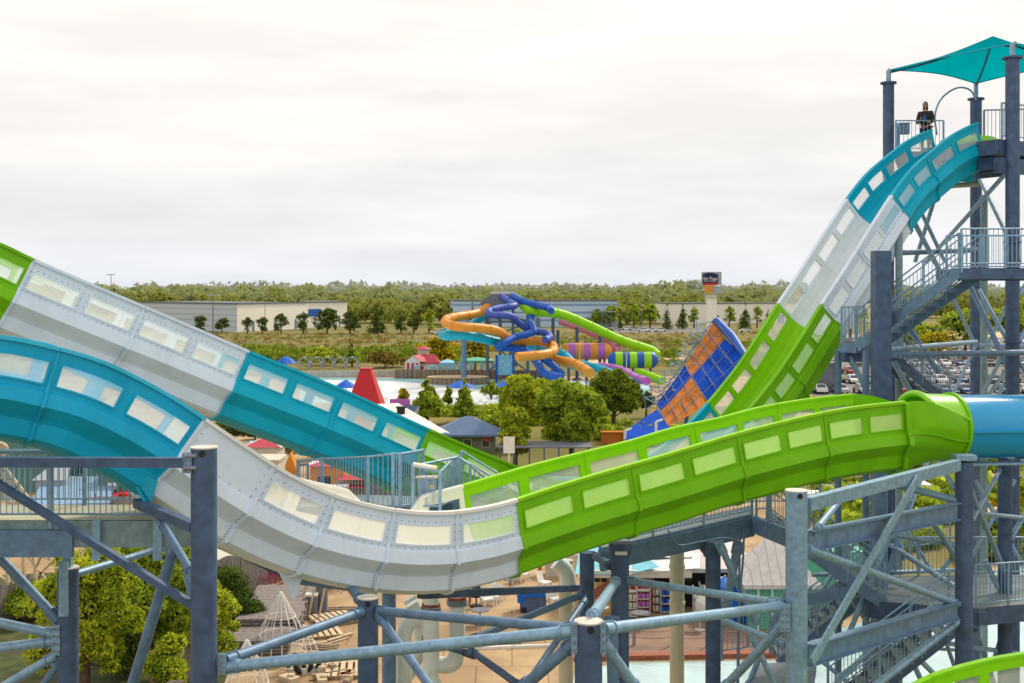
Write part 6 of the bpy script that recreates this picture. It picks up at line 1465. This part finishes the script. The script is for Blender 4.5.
# red tiered awning
o = thing('striped_awning_stall', 'stall with tiered red awnings seen through the platform railing', 'stall', (X(352, 87), 87, 0))
for i, (y0, y1) in enumerate(((475, 480), (483, 488))):
    mb = MB(); mb.quad(P(338-i*3, y1, 86-i*.5), P(367-i*2, y1, 86-i*.5), P(366-i*2, y0, 88-i*.5), P(340-i*3, y0, 88-i*.5)); mb.build('awning', 'red', o)
mb = MB(); wall_box(mb, [(X(338, 87), 87), (X(365, 87), 87), (X(365, 87), 89), (X(338, 87), 89)], 0, Z(480, 87)); mb.build('wall', 'tan', o)
mb = MB(); wall_box(mb, [(X(366, 84), 84), (X(400, 84), 84), (X(400, 84), 88), (X(366, 84), 88)], 0, 2.8); o = one('dark_shop_hut', mb, 'roofgrey', 'dark shop front with red and white goods behind the gate', 'shop', (X(383, 84), 84, 0))
for i in range(14):
    px = random.uniform(345, 410); Y_ = random.uniform(66, 76); mb = MB(); x = X(px, Y_); mb.box((x, Y_, .5), (.5, .4, 1.0)); mb.box((x, Y_, 1.1), (.6, .5, .15)); one('merchandise_stand', mb, random.choice(['red', 'white', 'navy', 'offwhite', 'brick']), 'small goods stand in the market area behind the gate', 'stand', (x, Y_, 0), 'goods stands behind the platform gate')
mb = MB(); x = X(262, 96); mb.box((x, 96, Z(459, 96)/2), (3, 3, Z(459, 96))); mb.box((x, 96, Z(459, 96)+.1), (3.4, 3.4, .15)); one('cream_booth', mb, 'offwhite', 'cream flat topped booth in front of the red and white kiosk', 'booth', (x, 96, 0))
mb = MB(); x = X(335, 84); mb.box((x, 84, 1.1), (1.6, 1, 2.2)); mb.box((x, 84, 2.25), (1.8, 1.2, .12)); one('grey_booth', mb, 'whgrey', 'grey booth beside the orange fronted kiosk', 'booth', (x, 84, 0))
# left background
o = thing('green_barn', 'dark green ribbed building with red downpipe at the far left', 'building', (X(20, 95), 95, 0)); mb = MB(); wall_box(mb, [(X(-80, 95), 95), (X(56, 95), 95), (X(56, 95), 105), (X(-80, 95), 105)], 0, Z(412, 95)); mb.build('wall', 'siding', o)
mb = MB(); mb.tube([(X(57, 94.8), 94.8, 0), (X(57, 94.8), 94.8, Z(412, 95))], .14, 8); mb.build('downpipe', 'brick', o); mb = MB(); mb.box((X(-12, 95), 100, Z(411, 95)), (12, 11, .2)); mb.build('roof', 'roofgrey', o)
hip_hut('grey_roof_house', 68, 122, 480, 455, 440, 100, 'mint', 'roofgrey', 'pale green house with grey hipped roof right of the dark green building', ridge=.3, windows=2)
mb = MB(); x = X(50, 90); mb.box((x, 91, .85), (2.2, 2, 1.7)); mb.quad((x-1.3, 89.8, 1.75), (x+1.3, 89.8, 1.75), (x+.8, 92, 2.4), (x-.9, 92, 2.4)); one('grey_shed', mb, 'whgrey', 'small grey shed with pale sloping roof behind the left railing', 'shed', (x, 80, 0))
o = thing('green_kiosk', 'teal board kiosk with red edged roof behind the left railing', 'kiosk', (X(118, 90), 90, 0)); zt = Z(471, 90); mb = MB(); wall_box(mb, [(X(98, 90), 90), (X(140, 90), 90), (X(140, 90), 93), (X(98, 90), 93)], 0, zt); mb.build('wall', 'siding', o)
mb = MB(); mb.box((X(119, 90), 91.5, zt+.06), (3.2, 4, .12)); mb.build('roof', 'redroof', o); mb = MB(); mb.box((X(112, 90), 89.95, 1.3), (.7, .06, .5)); mb.build('notice', 'white', o)
wood_fence(X(95, 86), 86, X(136, 86), 86, 1.2, 'tan board fence in front of the teal kiosk', False)
D('palecan', (.20, .32, .48), rough=.7)
mb = MB(); mb.quad(G(30, 518)+Vector((0, 0, .9)), G(110, 515)+Vector((0, 0, .9)), G(118, 497)+Vector((0, 0, 1.6)), G(45, 497)+Vector((0, 0, 1.6)));
mb.quad(G(30, 518)+Vector((0, 0, .9)), G(110, 515)+Vector((0, 0, .9)), G(110, 515), G(30, 518)); one('pale_canopy', mb, 'palecan', 'large flat pale blue canopy behind the left railing', 'canopy', tuple(G(70, 516)))
for i, (px, py) in enumerate(((96, 512), (106, 509), (118, 507))): p = G(px, py); mb = MB(); mb.box((p.x, p.y, .5), (1.4, .8, .9)); mb.box((p.x, p.y, 1.0), (1.6, 1, .1)); one('red_table', mb, 'red', 'low red counter beside the pale blue canopy', 'counter', (p.x, p.y, 0), 'red counters by the canopy')
o = thing('painted_panel_stand', 'stand of colourful painted panels by the tall capped post', 'panel stand', (X(172, 85), 85, 0))
for i in range(6):
    a = 156+(i % 3)*10; b = 484+(i//3)*11; mb = MB(); mb.quad(*[(q[0], q[1], q[2]) for q in sq(a, b, a+9, b+10, 85)]); mb.build('panel', ['mint', 'purple', 'lightblue', 'tan', 'green_out', 'cyan'][i], o)
for px in (155, 186): mb = MB(); mb.box((X(px, 85), 85, 1.2), (.12, .12, 2.4)); mb.build('post', 'offwhite', o)
# lattice coaster piece
o = thing('lattice_coaster', 'pale wooden lattice coaster track curving at the left edge', 'coaster', (X(15, 60), 60, 0))
cv = cr_spline([P(-30, 440, 58), P(5, 445, 58), P(4, 465, 58), P(22, 490, 58), P(38, 515, 58), P(50, 560, 58)], 6)
L1 = [p for p in cv]; L2 = [p+Vector((-.9, .5, -.5)) for p in cv]; mb = MB(); mb.tube(L1, .09, 6); mb.build('rail', 'palewood', o); mb = MB(); mb.tube(L2, .09, 6); mb.build('rail', 'palewood', o)
for i in range(0, len(cv)-2, 2): mb = MB(); mb.bar(L1[i], L2[i], .1, .1); mb.bar(L1[i], L2[i+2], .1, .1); mb.bar(L2[i], L1[i+2], .08, .08); mb.build('lattice_brace', 'palewood', o)
for i in range(6, len(cv), 6): mb = MB(); q = L2[i]; mb.bar((q.x, q.y, 0), q, .15, .15); mb.build('leg', 'palewood', o)
for a_, b_ in (((-30, 560), (60, 610)), ((-30, 640), (60, 555)), ((0, 520), (50, 585)), ((-20, 545), (58, 555))): mb = MB(); mb.bar(P(a_[0], a_[1], 60), P(b_[0], b_[1], 60), .1, .1); mb.build('lattice_brace', 'palewood', o)
# boat-like white vehicle and shed lower right
p = G(835, 507); o = thing('white_boat', 'white boat on the ground between the steel beams', 'boat', (p.x, p.y, 0)); mb = MB(); rows = []
for i in range(9):
    t = i/8; w2 = .9*math.sin(math.pi*min(1, t*.6+.4))*(1 if t < .9 else .5); x = p.x-2.5+5*t; rows.append([(x, p.y-w2, 1.1), (x, p.y-w2*.7, .4), (x, p.y, .2+.3*t*t), (x, p.y+w2*.7, .4), (x, p.y+w2, 1.1)])
mb.grid(rows, False, True); mb.poly([r[0] for r in rows]+[r[4] for r in rows[::-1]]); mb.build('hull', 'white', o); mb = MB(); mb.box((p.x-.3, p.y, 1.35), (1.2, 1.2, .5)); mb.build('cabin', 'glassdark', o)
p = G(905, 512); o = thing('service_truck', 'white and blue service vehicle behind the steel beams', 'truck', (p.x, p.y, 0)); mb = MB(); mb.box((p.x, p.y, 1.3), (3.4, 1.8, 1.6)); mb.build('body', 'white', o); mb = MB(); mb.box((p.x+2.2, p.y, 1.0), (1.2, 1.7, 1.1)); mb.build('cab', 'royal', o); mb = MB(); mb.box((p.x+2.3, p.y-.86, 1.25), (.7, .05, .4)); mb.build('side_window', 'glassdark', o)
for wx in (-1.1, 1.9): mb = MB(); mb.tube([(p.x+wx, p.y-.95, .4), (p.x+wx, p.y-.75, .4)], .4, 12); mb.build('wheel', 'black', o)
mb = MB(); x = X(826, 62); mb.box((x, 62, 1.4), (3.5, 3, 2.8)); one('teal_hut', mb, 'mint', 'plain teal hut wall right of the tall galvanised post', 'hut', (x, 62, 0))
mb = MB(); x = X(818, 190); mb.box((x, 190, 2.2), (5.5, 5, 4.4)); mb.box((x, 190, 4.5), (6, 5.5, .3)); one('brown_shed', mb, 'roofgrey', 'dark brown shed in the car park left of the landing', 'shed', (x, 190, 0))
